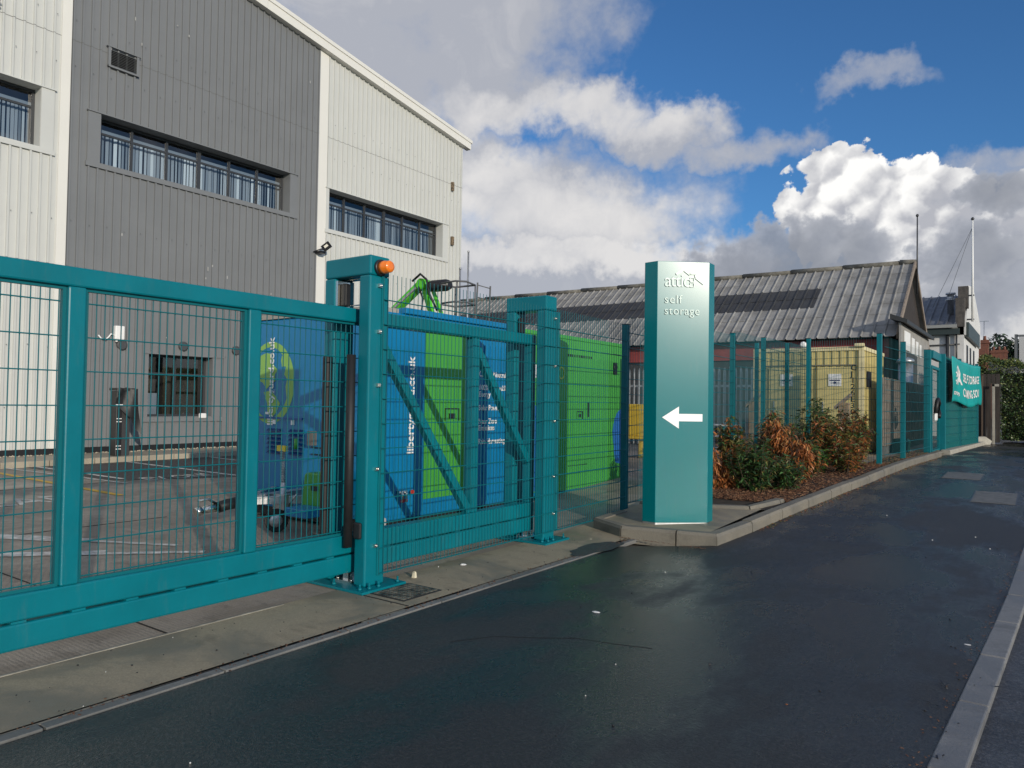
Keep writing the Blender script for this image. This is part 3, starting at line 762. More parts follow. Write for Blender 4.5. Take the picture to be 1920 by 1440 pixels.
p2 = portal(6.62, 'far teal steel portal near the sign, holding the tail of the gate')
MB().box(-4.73, -4.68, 6.66, 6.72, 2.27, 2.44).build('guide_roller', BLACK, p2, bevel=.012)
tag(p1, group='guide portals of the sliding gate')

# ------------------------------------------------------------------ mesh fences
def clamps(mb, x, y, zs, nx=(1, 0)):
    for z in zs:
        mb.box(x-.0, x+.022, y-.016, y+.016, z-.014, z+.014); mb.lathe((x+.02, y+.006, z), (1, 0, 0), [(.009, 0), (.009, .012), (.004, .014)], 6)
fa = thing('mesh_fence', (-4.3, 6, 0), 'tall teal wire mesh fence running from the gate portals past the sign', 'fence')
mb = MB(); mesh_panel(mb, (-4.315, 4.2), (-4.315, 6.80), .10, 2.50, rv=.0027, rh=.0042); mb.build('mesh_panel', TEALW, fa)
mb = MB(); mb.box(-4.329, -4.32, 4.185, 4.215, .10, 2.52); mb.build('edge_bar', TEALF, fa)
mb = MB(); clamps(mb, -4.33, 4.16, (2.42, 2.05, 1.62, .95, .34)); clamps(mb, -4.33, 6.78, (2.42, 1.9, 1.3, .7, .3)); mb.split('clamp', ZINC, fa)
mb = MB(); mesh_panel(mb, (-4.315, 6.84), (-4.36, 8.58), .10, 2.50); mb.build('mesh_panel', TEALW, fa)
def fpost(parent, x, y, z0, z1, w=.08, name='post'):
    o = MB().box(x-w/2, x+w/2, y-w/2, y+w/2, z0, z1).build(name, TEALF, parent, bevel=.004)
    MB().box(x-w/2-.003, x+w/2+.003, y-w/2-.003, y+w/2+.003, z1, z1+.008).build('post_cap', BLKP, o)
    MB().box(x-.11, x+.11, y-.11, y+.11, z0, z0+.012).build('foot_plate', TEALF, o)
    return o
MB().box(-4.39, -4.33, 6.84, 6.9, .1, 2.5).build('post', TEALF, fa, bevel=.004)
pp = [(-4.40, 8.62, .12, 2.53), (-4.42, 10.75, .2, 2.66), (-4.42, 12.75, .30, 2.77), (-4.42, 14.5, .36, 2.83), (-4.42, 16.15, .38, 2.85), (-4.42, 18.3, .4, 2.9)]
for i, (x, y, a, b) in enumerate(pp):
    fpost(fa, x, y, a-.02, b)
    if i: 
        x0, y0, a0, b0 = pp[i-1]; mb = MB(); zz = (a+a0)/2+.05; mesh_panel(mb, (x0+.045, y0), (x+.045, y), zz, zz+2.4); mb.build('mesh_panel', TEALW, fa)
fb = thing('mesh_fence', (-3.8, 15.4, .4), 'teal mesh fence closing the bed in front of the yellow container', 'fence')
qq = [(-5.05, 16.1), (-3.82, 15.48), (-2.45, 15.0)]
for i in range(3): fpost(fb, *qq[i], .36, 2.87, .085 if i == 2 else .075)
for i in range(2): mb = MB(); mesh_panel(mb, qq[i], qq[i+1], .44, 2.80, n=4); mb.build('mesh_panel', TEALW, fb)
fc = thing('mesh_fence', (-2.3, 17.5, .4), 'teal mesh fence covered in dark see-through netting beside the footway', 'fence')
rr = [(-2.42, 15.06), (-2.30, 16.75), (-2.14, 19.2)]
fpost(fc, -2.30, 16.75, .4, 2.84, .09); fpost(fc, -2.14, 19.2, .4, 2.84, .14)
for a, b in ((rr[0], rr[1]), (rr[1], rr[2])):
    mb = MB(); mesh_panel(mb, (a[0]+.05, a[1]), (b[0]+.05, b[1]), .42, 2.80, vsp=.1, rv=.0016); mb.build('mesh_panel', TEALW, fc)
    mb = MB(); mb.add([(a[0], a[1]+.05, .45), (b[0], b[1]-.07, .45), (b[0], b[1]-.07, 2.8), (a[0], a[1]+.05, 2.8)], [(0, 1, 2, 3)]); mb.build('netting', NETM, fc)
pg = thing('mesh_gate', (-2.1, 20.2, .4), 'narrow teal pedestrian gate with a white lock box in the mesh fence', 'gate')
MB().box(-2.09, -1.95, 20.95, 21.1, .38, 2.86).build('gate_post', TEALF, pg, bevel=.005)
MB().box(-2.13, -2.03, 19.28, 20.95, 2.66, 2.84).build('lintel', TEALF, pg)
mb = MB(); mb.box(-2.12, -2.06, 19.34, 19.42, .46, 2.5); mb.box(-2.12, -2.06, 20.84, 20.92, .46, 2.5); mb.box(-2.12, -2.06, 19.42, 20.84, 2.43, 2.5); mb.box(-2.12, -2.06, 19.42, 20.84, .46, .54); mb.build('gate_frame', TEALF, pg)
mb = MB(); mesh_panel(mb, (-2.09, 19.45), (-2.09, 20.82), .55, 2.42, vsp=.1, rv=.0016); mb.build('mesh_panel', TEALW, pg)
MB().box(-2.11, -2.105, 19.42, 20.84, .54, 2.43).build('netting', NETM, pg)
MB().box(-2.05, -2.0, 19.5, 19.85, 1.22, 1.55).build('lock_box', WHITE, pg, bevel=.03)
mb = MB(); mb.tube([(-2.0, 19.45, 1.4), (-1.98, 19.5, 1.66), (-1.98, 19.7, 1.72), (-1.98, 19.95, 1.62), (-1.98, 20.0, 1.4), (-1.98, 19.9, 1.3)], .045, 8); mb.build('chain', BLACK, pg)
fd = thing('mesh_fence', (-1.8, 24, .4), 'teal mesh fence backed by opaque green screening under the banner', 'fence')
e0 = (-2.0, 21.15); em = (-1.84, 23.4); ee = (-1.62, 26.2)
fpost(fd, *em, .38, 2.86); fpost(fd, *ee, .38, 2.86)
for a, b in ((e0, em), (em, ee)):
    mb = MB(); mesh_panel(mb, (a[0]+.045, a[1]), (b[0]+.045, b[1]), .45, 2.8, vsp=.1); mb.build('mesh_panel', TEALW, fd)
    mb = MB(); mb.prism([(a[0], a[1]+.02, .45), (b[0], b[1]-.05, .45), (b[0], b[1]-.05, 2.8), (a[0], a[1]+.02, 2.8)], (.002, 0, 0)); mb.build('screen_net', NETT, fd)
# banner
bn = thing('banner', (-1.8, 23.5, 2.8), 'teal fabric banner with white lettering tied to the fence', 'banner')
ba, bb = Vector((-1.93, 21.25)), Vector((-1.58, 25.9))
NU, NV = 60, 18
def bpos(u, v, push=0.0):
    p = ba.lerp(bb, u); top = 2.82-.10*math.sin(PI*u)*.6-.05*u-.35*max(0, .12-u)*0; bot = 1.62-.02*u+.16*max(0, (.35-u))+.05*math.sin(u*9)
    z = top+(bot-top)*v
    fold = .016*math.sin(u*17+v*2.0)+.009*math.sin(u*31-v*5)+.03*math.sin(v*4+u*6)*v
    return Vector((p.x+.09+fold+push, p.y+v*.06*math.sin(u*5)+u*v*.25, z))
mb = MB()
for i in range(NU+1):
    for j in range(NV+1): mb.v.append(tuple(bpos(i/NU, j/NV)))
for i in range(NU):
    for j in range(NV): a = i*(NV+1)+j; mb.f.append((a, a+NV+1, a+NV+2, a+1)); mb.mi.append(0); mb.sm.append(True)
bo = mb.build('cloth', BANNER, bn)
so = bo.modifiers.new('thick', 'SOLIDIFY'); so.thickness = .004
def ontext(s, size, u0, v0, ulen, sx=None):
    t = MB(); text_mb(t, s, 1.0, (0, 0, 0), (1, 0, 0), (0, 1, 0), .0, bold=.02)
    mx = max(v[0] for v in t.v); hgt = size
    t.v = [tuple(bpos(u0+v[0]/mx*ulen, v0-v[1]*hgt, .012)) for v in t.v]; return t
t = MB()
for (s, sz, u0, v0, ul) in (('SELF STORAGE', .27, .32, .46, .56), ('COMING SOON', .27, .33, .80, .55), ('storage', .16, .07, .84, .19)):
    q = ontext(s, sz, u0, v0, ul); t.add(q.v, q.f)
def ustroke(pts, w):
    P = [Vector(p) for p in pts]
    for a, b in zip(P, P[1:]):
        d = (b-a); n = Vector((-d.y, d.x)).normalized()*w; t.add([tuple(bpos(*(a-n), .012)), tuple(bpos(*(b-n), .012)), tuple(bpos(*(b+n), .012)), tuple(bpos(*(a+n), .012))], [(0, 1, 2, 3)])
for pts in ([(.08, .36), (.16, .16), (.24, .30), (.24, .42), (.30, .56)], [(.10, .44), (.15, .30)], [(.09, .54), (.17, .34)], [(.12, .60), (.20, .42), (.19, .6)], [(.18, .24), (.24, .52)]): ustroke(pts, .016)
t.build('lettering', WHITE, bn)

# ------------------------------------------------------------------ totem sign
saz = math.radians(41.0)
Nd = Vector((math.sin(saz), -math.cos(saz), 0)); Rd = Vector((math.cos(saz), math.sin(saz), 0))
fc0 = Vector((-3.325, 7.93, 0))
def sl(a, b, z): return fc0+Rd*a-Nd*b+Vector((0, 0, z))
sg = thing('totem_sign', tuple(fc0-Nd*.135+Vector((0, 0, .12))), 'tall teal pillar sign with white arrow and raised logo on a concrete plinth', 'sign')
hw, bx_, by_, dp = .305, .11, .135, .27
ZT, ZB = 3.135, .165
poly = [(-hw, 0), (hw, 0), (hw+bx_, by_), (hw, dp), (-hw, dp), (-hw-bx_, by_)]
mb = MB(); mb.prism([sl(a, b, ZB) for a, b in poly], (0, 0, ZT-ZB)); mb.build('pillar', SIGNM, sg, bevel=.004)
mb = MB(); mb.prism([sl(a*.985, .006+b*.97, .13) for a, b in poly], (0, 0, .034)); mb.prism([sl(a*.6, .1+b*.5, .10) for a, b in poly], (0, 0, .03)); mb.build('base_frame', GALV, sg)
mb = MB(); az0 = 1.335; A_ = [(-.235, 0), (-.04, .125), (-.04, .042), (.235, .042), (.235, -.042), (-.04, -.042), (-.04, -.125)]
mb.prism([sl(a-.0, -.0035, az0+.02+b) for a, b in A_], -Nd*.003); mb.build('arrow', ARROW, sg)
tx = MB()
def stext(s, size, a, z, ext=.012, sx=1.0, sp=1.0): text_mb(tx, s, size, sl(a, -ext/2, z), Rd, (0, 0, 1), ext, sx=sx, spacing=sp)
for a_ in (('attic', .215, -.225, 2.845, .012, .88, .92), ('self', .135, -.225, 2.655, .012, 1.0, 1.12), ('storage', .135, -.225, 2.525, .012, .95, 1.08)):
    tx = MB(); stext(*a_); tx.build('lettering', LOGO, sg)
tx = MB()
def stroke(pts, w=.013):
    for (a, b) in zip(pts, pts[1:]): tx.beam(sl(a[0], -.006, a[1]), sl(b[0], -.006, b[1]), .012, w*2, tuple(Nd.cross(Vector((b[0]-a[0], 0, 0)))) if False else (0, 0, 1)) if abs(a[0]-b[0]) > .02 else tx.beam(sl(a[0], -.006, a[1]), sl(b[0], -.006, b[1]), w*2, .012, tuple(Nd))
stroke([(-.09, 2.985), (.0, 3.04), (.075, 2.985)]); stroke([(.075, 2.985), (.075, 3.0), (.14, 3.0), (.14, 2.955), (.235, 2.885)])
for z in (2.845, 2.905):
    stroke([(.075, z), (.12, z)], .004); stroke([(.075, z+.045), (.12, z+.045)], .004); stroke([(.075, z), (.075, z+.045)], .004); stroke([(.12, z), (.12, z+.045)], .004)
tx.build('logo', LOGO, sg)

# ------------------------------------------------------------------ welfare cabin trailer
CX, CY0, CY1, CZ0, CZ1 = -5.95, 5.78, 11.58, .14, 2.50
cb = thing('welfare_cabin', (-7.15, 8.6, 0), 'blue and green mobile welfare cabin on a drawbar behind the gate', 'cabin')
XL = -8.42
MB().box(XL, CX-.012, CY0, CY1, CZ0, CZ1).build('body', BLUE, cb, bevel=.02)
MB().box(XL-.03, CX+.02, CY0+.35, 8.5, CZ1, CZ1+.07).build('roof_edge', BLUE, cb, bevel=.01)
MB().box(XL-.03, CX+.02, 8.503, CY1+.03, CZ1-.02, CZ1+.04).build('roof_edge', GREEN, cb, bevel=.01)
MB().box(CX-.012, CX+.003, 8.503, CY1-.005, 2.385, CZ1-.021).build('top_rail', GREEN, cb)
MB().box(XL+.1, CX-.1, CY0-.02, CY0+.5, CZ1+.001, CZ1+.06).build('roof_cap', mat('roof_grey', (.33, .31, .27), .7), cb)
def cpanel(y0, y1, z0, z1, m, name, rib=0, x=CX-.012, th=.014):
    mb = MB(); mb.box(x, x+th, y0, y1, z0, z1)
    if rib:
        y = y0+.06
        while y < y1-.05: mb.box(x+th, x+th+.012, y, y+.045, z0+.06, z1-.12); y += rib
    return mb.build(name, m, cb, bevel=.003)
cpanel(CY0+.04, 6.47, .2, 2.36, BLUE, 'side_panel')
cpanel(6.50, 7.30, .335, 2.33, GREEN, 'door')
cpanel(7.32, 7.42, .2, 2.36, BLUED, 'side_panel')
cpanel(7.44, 8.5, .2, 2.36, BLUE, 'side_panel', .12)
gp = cpanel(8.52, 9.22, .2, 2.38, GREEN, 'side_panel')
cpanel(9.24, CY1-.005, .16, 2.43, GREEN, 'side_panel')
# swoosh on the green panel, dark slots, vents
mb = MB(); mb.prism([(CX+.003, 8.53, .22), (CX+.003, 9.21, .22), (CX+.003, 9.21, 1.1), (CX+.003, 8.95, 1.35), (CX+.003, 8.53, 1.75)], (.002, 0, 0))
pts = [(11.56, .45)]+[(11.56-.36*math.sin(t), 1.0+.42*math.cos(t)) for t in [0, .3, .6, .9, 1.2, 1.5, 1.9]]+[(11.3, .5)]
mb.prism([(CX+.003, a, b) for a, b in pts], (.002, 0, 0)); mb.split('swoosh', mat('swoosh_blue', (.02, .13, .42), .4), cb)
mb = MB()
for j in range(5): mb.box(CX+.002, CX+.006, 9.5+j*.42, 9.78+j*.42, 2.335, 2.35)
for j in range(14): mb.box(CX+.002, CX+.006, 9.72+j*.055, 9.75+j*.055, 2.22, 2.26)
mb.box(CX+.002, CX+.02, 10.33, 10.36, 1.28, 1.52); mb.box(CX+.002, CX+.012, 10.0, 10.18, 1.36, 1.375); mb.box(CX+.002, CX+.012, 10.0, 10.012, 1.25, 1.375); mb.box(CX+.002, CX+.012, 10.17, 10.182, 1.25, 1.375); mb.box(CX+.002, CX+.012, 10.06, 10.12, 1.28, 1.33)
mb.lathe((CX, 11.25, 2.12), (1, 0, 0), [(.06, 0), (.06, .03)], 12); mb.box(CX+.002, CX+.03, 11.2, 11.3, 2.0, 2.2)
for j in range(10): mb.box(CX+.002, CX+.006, 9.75+j*.06, 9.79+j*.06, .52, .535)
mb.box(CX+.002, CX+.01, 6.85, 7.12, 1.40, 1.415); mb.box(CX+.002, CX+.01, 6.85, 6.862, 1.26, 1.40); mb.box(CX+.002, CX+.01, 7.11, 7.122, 1.26, 1.40); mb.box(CX+.002, CX+.02, 6.93, 7.03, 1.29, 1.35)
mb.box(CX+.002, CX+.015, 7.265, 7.285, 1.2, 1.55)
y = 5.9
while y < 8.4: mb.box(CX+.003, CX+.007, y, y+.05, 2.34, 2.352); y += .09
mb.build('fittings', BLKP, cb)
tx = MB()
text_mb(tx, 'libertyguard.co.uk', .155, (CX+.006, 6.30, .88), (0, 0, 1), (0, -1, 0), .003, sx=1.0, bold=.003)
tx.build('lettering', WHITE, cb)
zz = 1.83
for s in ('Carbon Neutral', '', '100% Renewable', 'Energy', '', 'Solar Powered', '', 'Near Zero', 'Emissions', '', 'Rain Harvesting'):
    if s: tx = MB(); text_mb(tx, s, .098, (CX+.016, 7.50, zz), (0, 1, 0), (0, 0, 1), .003, bold=.0015, sx=.92); tx.build('lettering', WHITE, cb)
    zz -= .088
tx = MB(); text_mb(tx, 'TIN', .28, (CX+.006, 8.60, 1.86), (0, 1, 0), (0, 0, 1), .003, sx=.85); tx.build('lettering', WHITE, cb); tx = MB()
text_mb(tx, 'libertyguard.co.uk', .152, (-7.86, CY0-.014, 1.16), (0, 0, 1), (-1, 0, 0), .003, bold=.003, sx=1.0)
tx.build('lettering', WHITE, cb)
tx = MB(); text_mb(tx, 'ECO', .28, (CX+.006, 9.10, 1.86), (0, 1, 0), (0, 0, 1), .003, sx=.95); tx.build('lettering', mat('lime_lettering', (.42, .55, .05), .5), cb)
# globe on the end
mb = MB(); ye = CY0-.003
def ell(cx, cz, rx, rz, n=40, a0=0, a1=2*PI): return [(cx+rx*math.cos(a0+(a1-a0)*i/n), ye, cz+rz*math.sin(a0+(a1-a0)*i/n)) for i in range(n+1)]
gx, gz = -7.93, 1.70
o1, o2 = ell(gx, gz, .47, .52), ell(gx-.02, gz, .385, .45)
for i in range(40): mb.add([o1[i], o1[i+1], o2[i+1], o2[i]], [(0, 1, 2, 3)])
mb.add([(gx+a, ye-.001, gz+b) for a, b in [(-.3, .32), (-.1, .38), (.02, .36), (.06, .22), (.14, .16), (.08, .1), (.1, .02), (0, -.02), (-.08, -.08), (-.16, 0), (-.3, .05), (-.36, .18)]], [tuple(range(12))])
mb.add([(gx+a, ye-.001, gz+b) for a, b in [(-.14, -.12), (.02, -.1), (.14, -.2), (.2, -.26), (.14, -.36), (.05, -.44), (-.05, -.38), (-.06, -.26)]], [tuple(range(8))])
mb.add([(gx+a, ye-.001, gz+b) for a, b in [(.22, .34), (.3, .3), (.37, .16), (.4, 0), (.38, -.16), (.33, -.2), (.3, -.05), (.33, .04), (.27, .1), (.3, .2), (.22, .2), (.2, .28)]], [tuple(range(12))])
mb.build('globe_emblem', GLOBE, cb)
# end wall fittings
mb = MB()
for x0 in (-7.95, -7.52):
    for j in range(6):
        z = .82+j*.055; mb.add([(x0, CY0-.003, z+.03), (x0+.26, CY0-.003, z+.03), (x0+.26, CY0-.035, z), (x0, CY0-.035, z)], [(0, 1, 2, 3), (3, 2, 1, 0)]); mb.box(x0, x0+.26, CY0-.006, CY0-.001, z-.014, z-.002, 0)
mb.box(-8.3, -7.28, CY0-.02, CY0-.001, 1.245, 1.27)
mb.build('louvres', BLUED, cb)
mb = MB(); mb.box(-7.86, -7.80, CY0-.012, CY0-.002, 1.18, 1.235); mb.box(-7.50, -7.44, CY0-.012, CY0-.002, 1.18, 1.235); mb.box(-8.03, -7.95, CY0-.012, CY0-.002, 1.3, 1.33)
mb.box(-5.99, -5.95, CY0-.02, CY0-.002, 1.37, 1.42)
mb.split('sticker', WHITE, cb)
mb = MB(); mb.box(-5.86-.12, -5.94+.02, CY0-.05, CY0-.013, 1.22, 1.55); mb.box(-7.1, -6.75, CY0-.03, CY0-.002, .84, .85); mb.box(-7.1, -6.75, CY0-.03, CY0-.002, .92, .93)
mb.build('door_handle', BLKP, cb, bevel=.01)
# drawbar, jockey wheel, coupling
mb = MB(); mb.beam((-7.2, 5.78, .38), (-7.2, 4.95, .36), .12, .10); mb.beam((-6.6, 5.78, .36), (-7.15, 5.0, .36), .06, .09); mb.beam((-7.8, 5.78, .36), (-7.25, 5.0, .36), .06, .09)
mb.split('drawbar', GALV, cb, bevel=.006)
mb = MB(); mb.tube([(-7.2, 4.95, .36), (-7.2, 4.72, .34), (-7.2, 4.62, .32)], .062, 10); mb.build('gaiter', BLACK, cb)
mb = MB(); mb.tube([(-7.2, 4.62, .32), (-7.2, 4.42, .31)], .05, 10, r2=.035); mb.tube([(-7.2, 4.42, .31), (-7.2, 4.36, .29)], .05, 10); mb.tube([(-7.2, 4.6, .36), (-7.2, 4.5, .42), (-7.2, 4.38, .41)], .015, 6); mb.build('coupling', ZINC, cb)
mb = MB(); mb.lathe((-7.0, 5.22, .13), (1, -.8, 0), [(.12, -.035), (.13, -.02), (.13, .02), (.12, .035)], 24)
jw = mb.build('jockey_wheel', BLACK, cb); MB().lathe((-6.975, 5.195, .13), (1, -.8, 0), [(.075, 0), (.07, .012), (.03, .02)], 20).build('rim', GALV, jw)
mb = MB(); mb.tube([(-7.0, 5.3, .2), (-7.0, 5.3, .55)], .035, 10); mb.box(-7.1, -6.9, 5.24, 5.36, .25, .42); mb.beam((-7.0, 5.3, .3), (-6.97, 5.22, .13), .05, .02)
mb.tube([(-6.9, 5.3, .3), (-6.72, 5.28, .45)], .01, 6); mb.build('jack_clamp', GALV, cb)
mb = MB(); n = 60
mb.tube([(-7.0, 5.3, .55), (-7.03, 5.32, .93)], .018, 8)
for i in range(20): z = .55+i*.0185; mb.lathe((-7.0-.03*(z-.55)/.38, 5.3, z), (0, 0, 1), [(.02, 0), (.032, .005), (.02, .01)], 10)
mb.build('jack_screw', GALV, cb)
mb = MB(); mb.box(-7.12, -6.97, 5.29, 5.33, .90, .965); mb.build('warning_tag', mat('tag_yellow', (.7, .55, .05), .5), cb)
mb = MB(); mb.box(-7.10, -7.02, 5.7, CY0-.001, .95, 1.12); mb.build('bracket', mat('dark_bracket', (.12, .11, .10), .5), cb)
mb = MB(); mb.tube([(-6.86, 5.35, .93), (-6.86, 5.35, 1.05)], .02, 8); mb.build('crank_grip', GREEN, cb)
mb = MB(); mb.tube([(-7.25, 5.1, .38), (-7.22, 5.08, .52), (-7.24, 5.05, .62), (-7.3, 5.0, .70)], .018, 8); mb.build('brake_handle', BLACK, cb)
# toolbox in front of the cabin, with tongue and dark skirt
mb = MB(); mb.prism([(-6.68, 5.3, .22), (-6.3, 5.3, .22), (-6.3, 5.3, .66), (-6.35, 5.3, .69), (-6.60, 5.3, .69), (-6.64, 5.3, .66)], (0, .4, 0)); tb = mb.build('toolbox', GREEN, cb, bevel=.015)
mb = MB(); mb.box(-6.50, -6.40, 5.285, 5.299, .50, .55); mb.build('socket', BLACK, tb)
MB().box(-6.58, -6.22, 5.0, 5.28, .25, .34).build('step_tray', BLUE, cb, bevel=.01)
mb = MB(); mb.box(XL+.1, CX-.08, CY0+.05, CY1-.05, .03, CZ0); mb.tube([(CX-.2, 7.9, .2), (CX-.03, 7.9, .2)], .2, 18); mb.build('chassis', BLACK, cb)
mb = MB(); mb.tube([(-6.32, 5.45, .18), (-6.22, 5.45, .18)], .17, 18); mb.build('wheel', BLACK, cb)
# things by the cabin behind the tail of the gate
tag(MB().box(-5.46, -5.28, 5.05, 5.25, .02, .34).build('plastic_canister', mat('canister_grey', (.42, .42, .42), .5), loc=(-5.37, 5.15, 0), bevel=.03), 'grey plastic canister on the yard behind the first portal', 'canister')
t = thing('tap_cluster', (-5.9, 6.1, .35), 'small brass and red hose tap cluster on the cabin side', 'tap')
mb = MB(); mb.tube([(-5.935, 6.05, .46), (-5.86, 6.05, .46)], .02, 8); mb.tube([(-5.86, 6.05, .48), (-5.86, 6.05, .38)], .018, 8); mb.tube([(-5.935, 6.12, .46), (-5.87, 6.12, .46)], .02, 8); mb.tube([(-5.87, 6.12, .48), (-5.87, 6.12, .38)], .018, 8); mb.build('tap', ZINC, t)
mb = MB(); mb.lathe((-5.86, 6.05, .35), (0, 0, 1), [(.02, 0), (.02, .03)], 8); mb.lathe((-5.87, 6.12, .35), (0, 0, 1), [(.02, 0), (.02, .03)], 8); mb.lathe((-5.9, 6.24, .45), (1, 0, 0), [(.025, 0), (.025, .02)], 12); mb.build('cap', mat('red_cap', (.4, .03, .02), .5), t)
tag(MB().box(-7.9, -7.0, 14.6, 15.3, .8, 1.5).box(-7.85, -7.75, 14.65, 15.25, .3, .8).box(-7.15, -7.05, 14.65, 15.25, .3, .8).box(-8.0, -6.9, 14.55, 15.35, .74, .8).build('grit_bin', mat('bin_yellow', (.62, .42, .03), .5), loc=(-7.5, 15, .3), bevel=.02), 'yellow bin on legs seen between the fence post and the pillar sign', 'bin')

# ------------------------------------------------------------------ boom lift and ladder
bl = thing('boom_lift', (-11.8, 13, 0), 'lime green boom lift folded up behind the blue cabin', 'boom lift')
MB().box(-14.0, -12.2, 12.5, 13.7, .45, .9).build('chassis', DGREY, bl, bevel=.05)
for x in (-13.6, -12.6):
    for y in (12.45, 13.75): MB().tube([(x, y-.14, .4), (x, y+.14, .4)], .4, 20).build('wheel', BLACK, bl)
MB().beam((-13.9, 13.1, .9), (-13.9, 13.1, 3.2), .25, .25).build('mast', DGREY, bl)
mb = MB(); mb.beam((-13.9, 13, 3.1), (-12.05, 13, 4.32), .16, .2, (0, 1, 0)); mb.build('lower_boom', LGREEN, bl, bevel=.01)
mb = MB(); mb.beam((-13.2, 12.88, 3.55), (-12.15, 12.88, 4.2), .05, .06, (0, 1, 0)); mb.build('ram', GALV, bl)
mb = MB(); mb.beam((-12.05, 13, 4.32), (-11.72, 13, 3.5), .12, .1, (0, 1, 0)); mb.beam((-11.9, 13.1, 4.32), (-11.5, 13.1, 3.5), .06, .08, (0, 1, 0)); mb.lathe((-12.0, 12.85, 4.28), (0, 1, 0), [(.13, 0), (.13, .3)], 14); mb.build('knuckle_arm', LGREEN, bl)
mb = MB(); mb.tube([(-12.2, 12.8, 4.35), (-11.95, 12.8, 4.5), (-11.75, 12.8, 4.35), (-11.65, 12.8, 4.0), (-11.4, 12.8, 3.6)], .03, 6); mb.tube([(-12.0, 12.8, 4.2), (-11.85, 12.8, 3.9), (-11.9, 12.8, 3.6)], .025, 6); mb.build('hose', BLACK, bl)
mb = MB(); mb.lathe((-11.75, 12.9, 4.2), (1, .1, 0), [(.12, 0), (.14, .1), (.14, .5), (.1, .6)], 14); mb.build('slew_motor', BLKP, bl)
mb = MB()
for z in (4.18, 3.72): mb.tube([(-11.1, 12.6, z), (-10.6, 12.5, z+.0), (-10.45, 12.7, z), (-10.6, 13.2, z), (-11.2, 13.2, z), (-11.2, 12.7, z)], .022, 6)
for (x, y) in ((-11.1, 12.6), (-10.6, 12.55), (-10.6, 13.2), (-11.2, 13.2)): mb.tube([(x, y, 3.2), (x, y, 4.18)], .018, 6)
mb.box(-11.2, -10.5, 12.55, 13.2, 3.15, 3.2); mb.build('basket_rail', mat('rail_grey', (.10, .10, .105), .5), bl)
ld_ = thing('ladder', (-10.9, 14, 0), 'grey ladder standing upright behind the blue cabin', 'ladder')
mb = MB()
a0, a1, b0, b1 = Vector((-11.35, 14.0, 0)), Vector((-11.17, 14.0, 4.40)), Vector((-11.1, 14.25, 0)), Vector((-10.97, 14.25, 4.33))
mb.tube([a0, a1], .022, 6); mb.tube([b0, b1], .022, 6); mb.build('stile', mat('ladder_grey', (.12, .12, .12), .5), ld_)
mb = MB()
for i in range(15): t = (i+.8)/15; mb.tube([a0.lerp(a1, t), b0.lerp(b1, t)], .012, 6)
mb.split('rung', MATS['ladder_grey'], ld_)
for i, (x, y, z, lb) in enumerate(((-15.0, 18.3, 6.3, 'thin grey pole rising tall beside the warehouse corner'), (-14.5, 17.3, 5.9, 'thin grey pole just left of the upright ladder'))):
    mb = MB(); mb.tube([(x, y, 0), (x, y, z-(.35 if i else 0))], .03, 8); mb.lathe((x, y, z-(.35 if i else 0)), (0, 0, 1), [(.035, 0), (.035, .05)], 8)
    tag(mb.build('scaffold_pole', GALV, loc=(x, y, 0)), lb, 'pole')

# ------------------------------------------------------------------ old building with cement sheet roof
ob = thing('old_workshop', (-12, 27, .35), 'long old workshop with grey corrugated cement roof and timber gable', 'workshop')
EY, EZ, RY, RZ2, VX, LX = 25.7, 3.77, 29.75, 6.71, -3.68, -27.0
slp = (RZ2-EZ)/(RY-EY)
def roofsheet(x0, x1, t0, t1, m, name):
    mb = MB(); P = .335; rows = 7
    prof = [(0, 0), (.12, 0), (.137, .045), (.163, .045), (.18, 0), (P, 0)]
    sx = math.floor((x0-LX)/P)*P+LX; xs = []
    while sx < x1:
        for (a, h) in prof[:-1]:
            if x0-.001 <= sx+a <= x1+.001: xs.append((sx+a, h))
        sx += P
    xs = [(x0, 0)]+xs+[(x1, 0)]
    nrm = Vector((0, -slp, 1)).normalized()
    ra, rb = int(round(t0*rows)), int(round(t1*rows))
    for r in range(ra, rb):
        ta, tb = r/rows-.008, (r+1)/rows
        jit = random.uniform(0, .006)
        row0 = [Vector((x, EY+(RY-EY)*ta, EZ+(RZ2-EZ)*ta))+nrm*(h+.011+jit+random.uniform(-.003, .003)) for x, h in xs]
        row1 = [Vector((x, EY+(RY-EY)*tb, EZ+(RZ2-EZ)*tb))+nrm*(h+.0+jit) for x, h in xs]
        low = [v-nrm*.010 for v in row0]
        n = len(xs); mb.add(low+row0+row1, [(i, i+1, n+i+1, n+i) for i in range(n-1)]+[(n+i, n+i+1, 2*n+i+1, 2*n+i) for i in range(n-1)])
    return mb.build(name, m, ob)
# dark rooflight band
roofsheet(-6.6, VX, 0, 1, ASB, 'roof')
roofsheet(LX, -6.6, 0, 3/7, ASB, 'roof'); roofsheet(LX, -6.6, 5/7, 1, ASB, 'roof'); roofsheet(LX, -6.6, 3/7, 5/7, ASBD, 'rooflight_band')
mb = MB(); mb.prism([(VX, RY, RZ2), (VX, RY+4.0, EZ), (VX, RY+4.0, EZ-.06), (VX, RY, RZ2-.06)], (LX-VX, 0, 0)); mb.build('rear_roof', ASB, ob)
mb = MB(); x = LX
while x < VX-.1: e = min(x+1.9, VX+.02); mb.tube([(x, RY, RZ2+.06+random.uniform(-.01, .01)), (e-.02, RY, RZ2+.04)], .10, 10, r2=.09); x = e
mb.build('ridge_cap', mat('mossy_ridge', (.20, .19, .165), .9, col2=(.11, .105, .09), vs=4), ob)
mb = MB(); mb.box(LX, VX-.22, EY+.45, EY+.6, .3, EZ+.1); mb.build('front_wall', DWALL, ob)
mb = MB(); mb.box(LX, VX-.2, EY+.38, EY+.449, 3.12, 3.72); mb.build('red_fascia', REDM, ob)
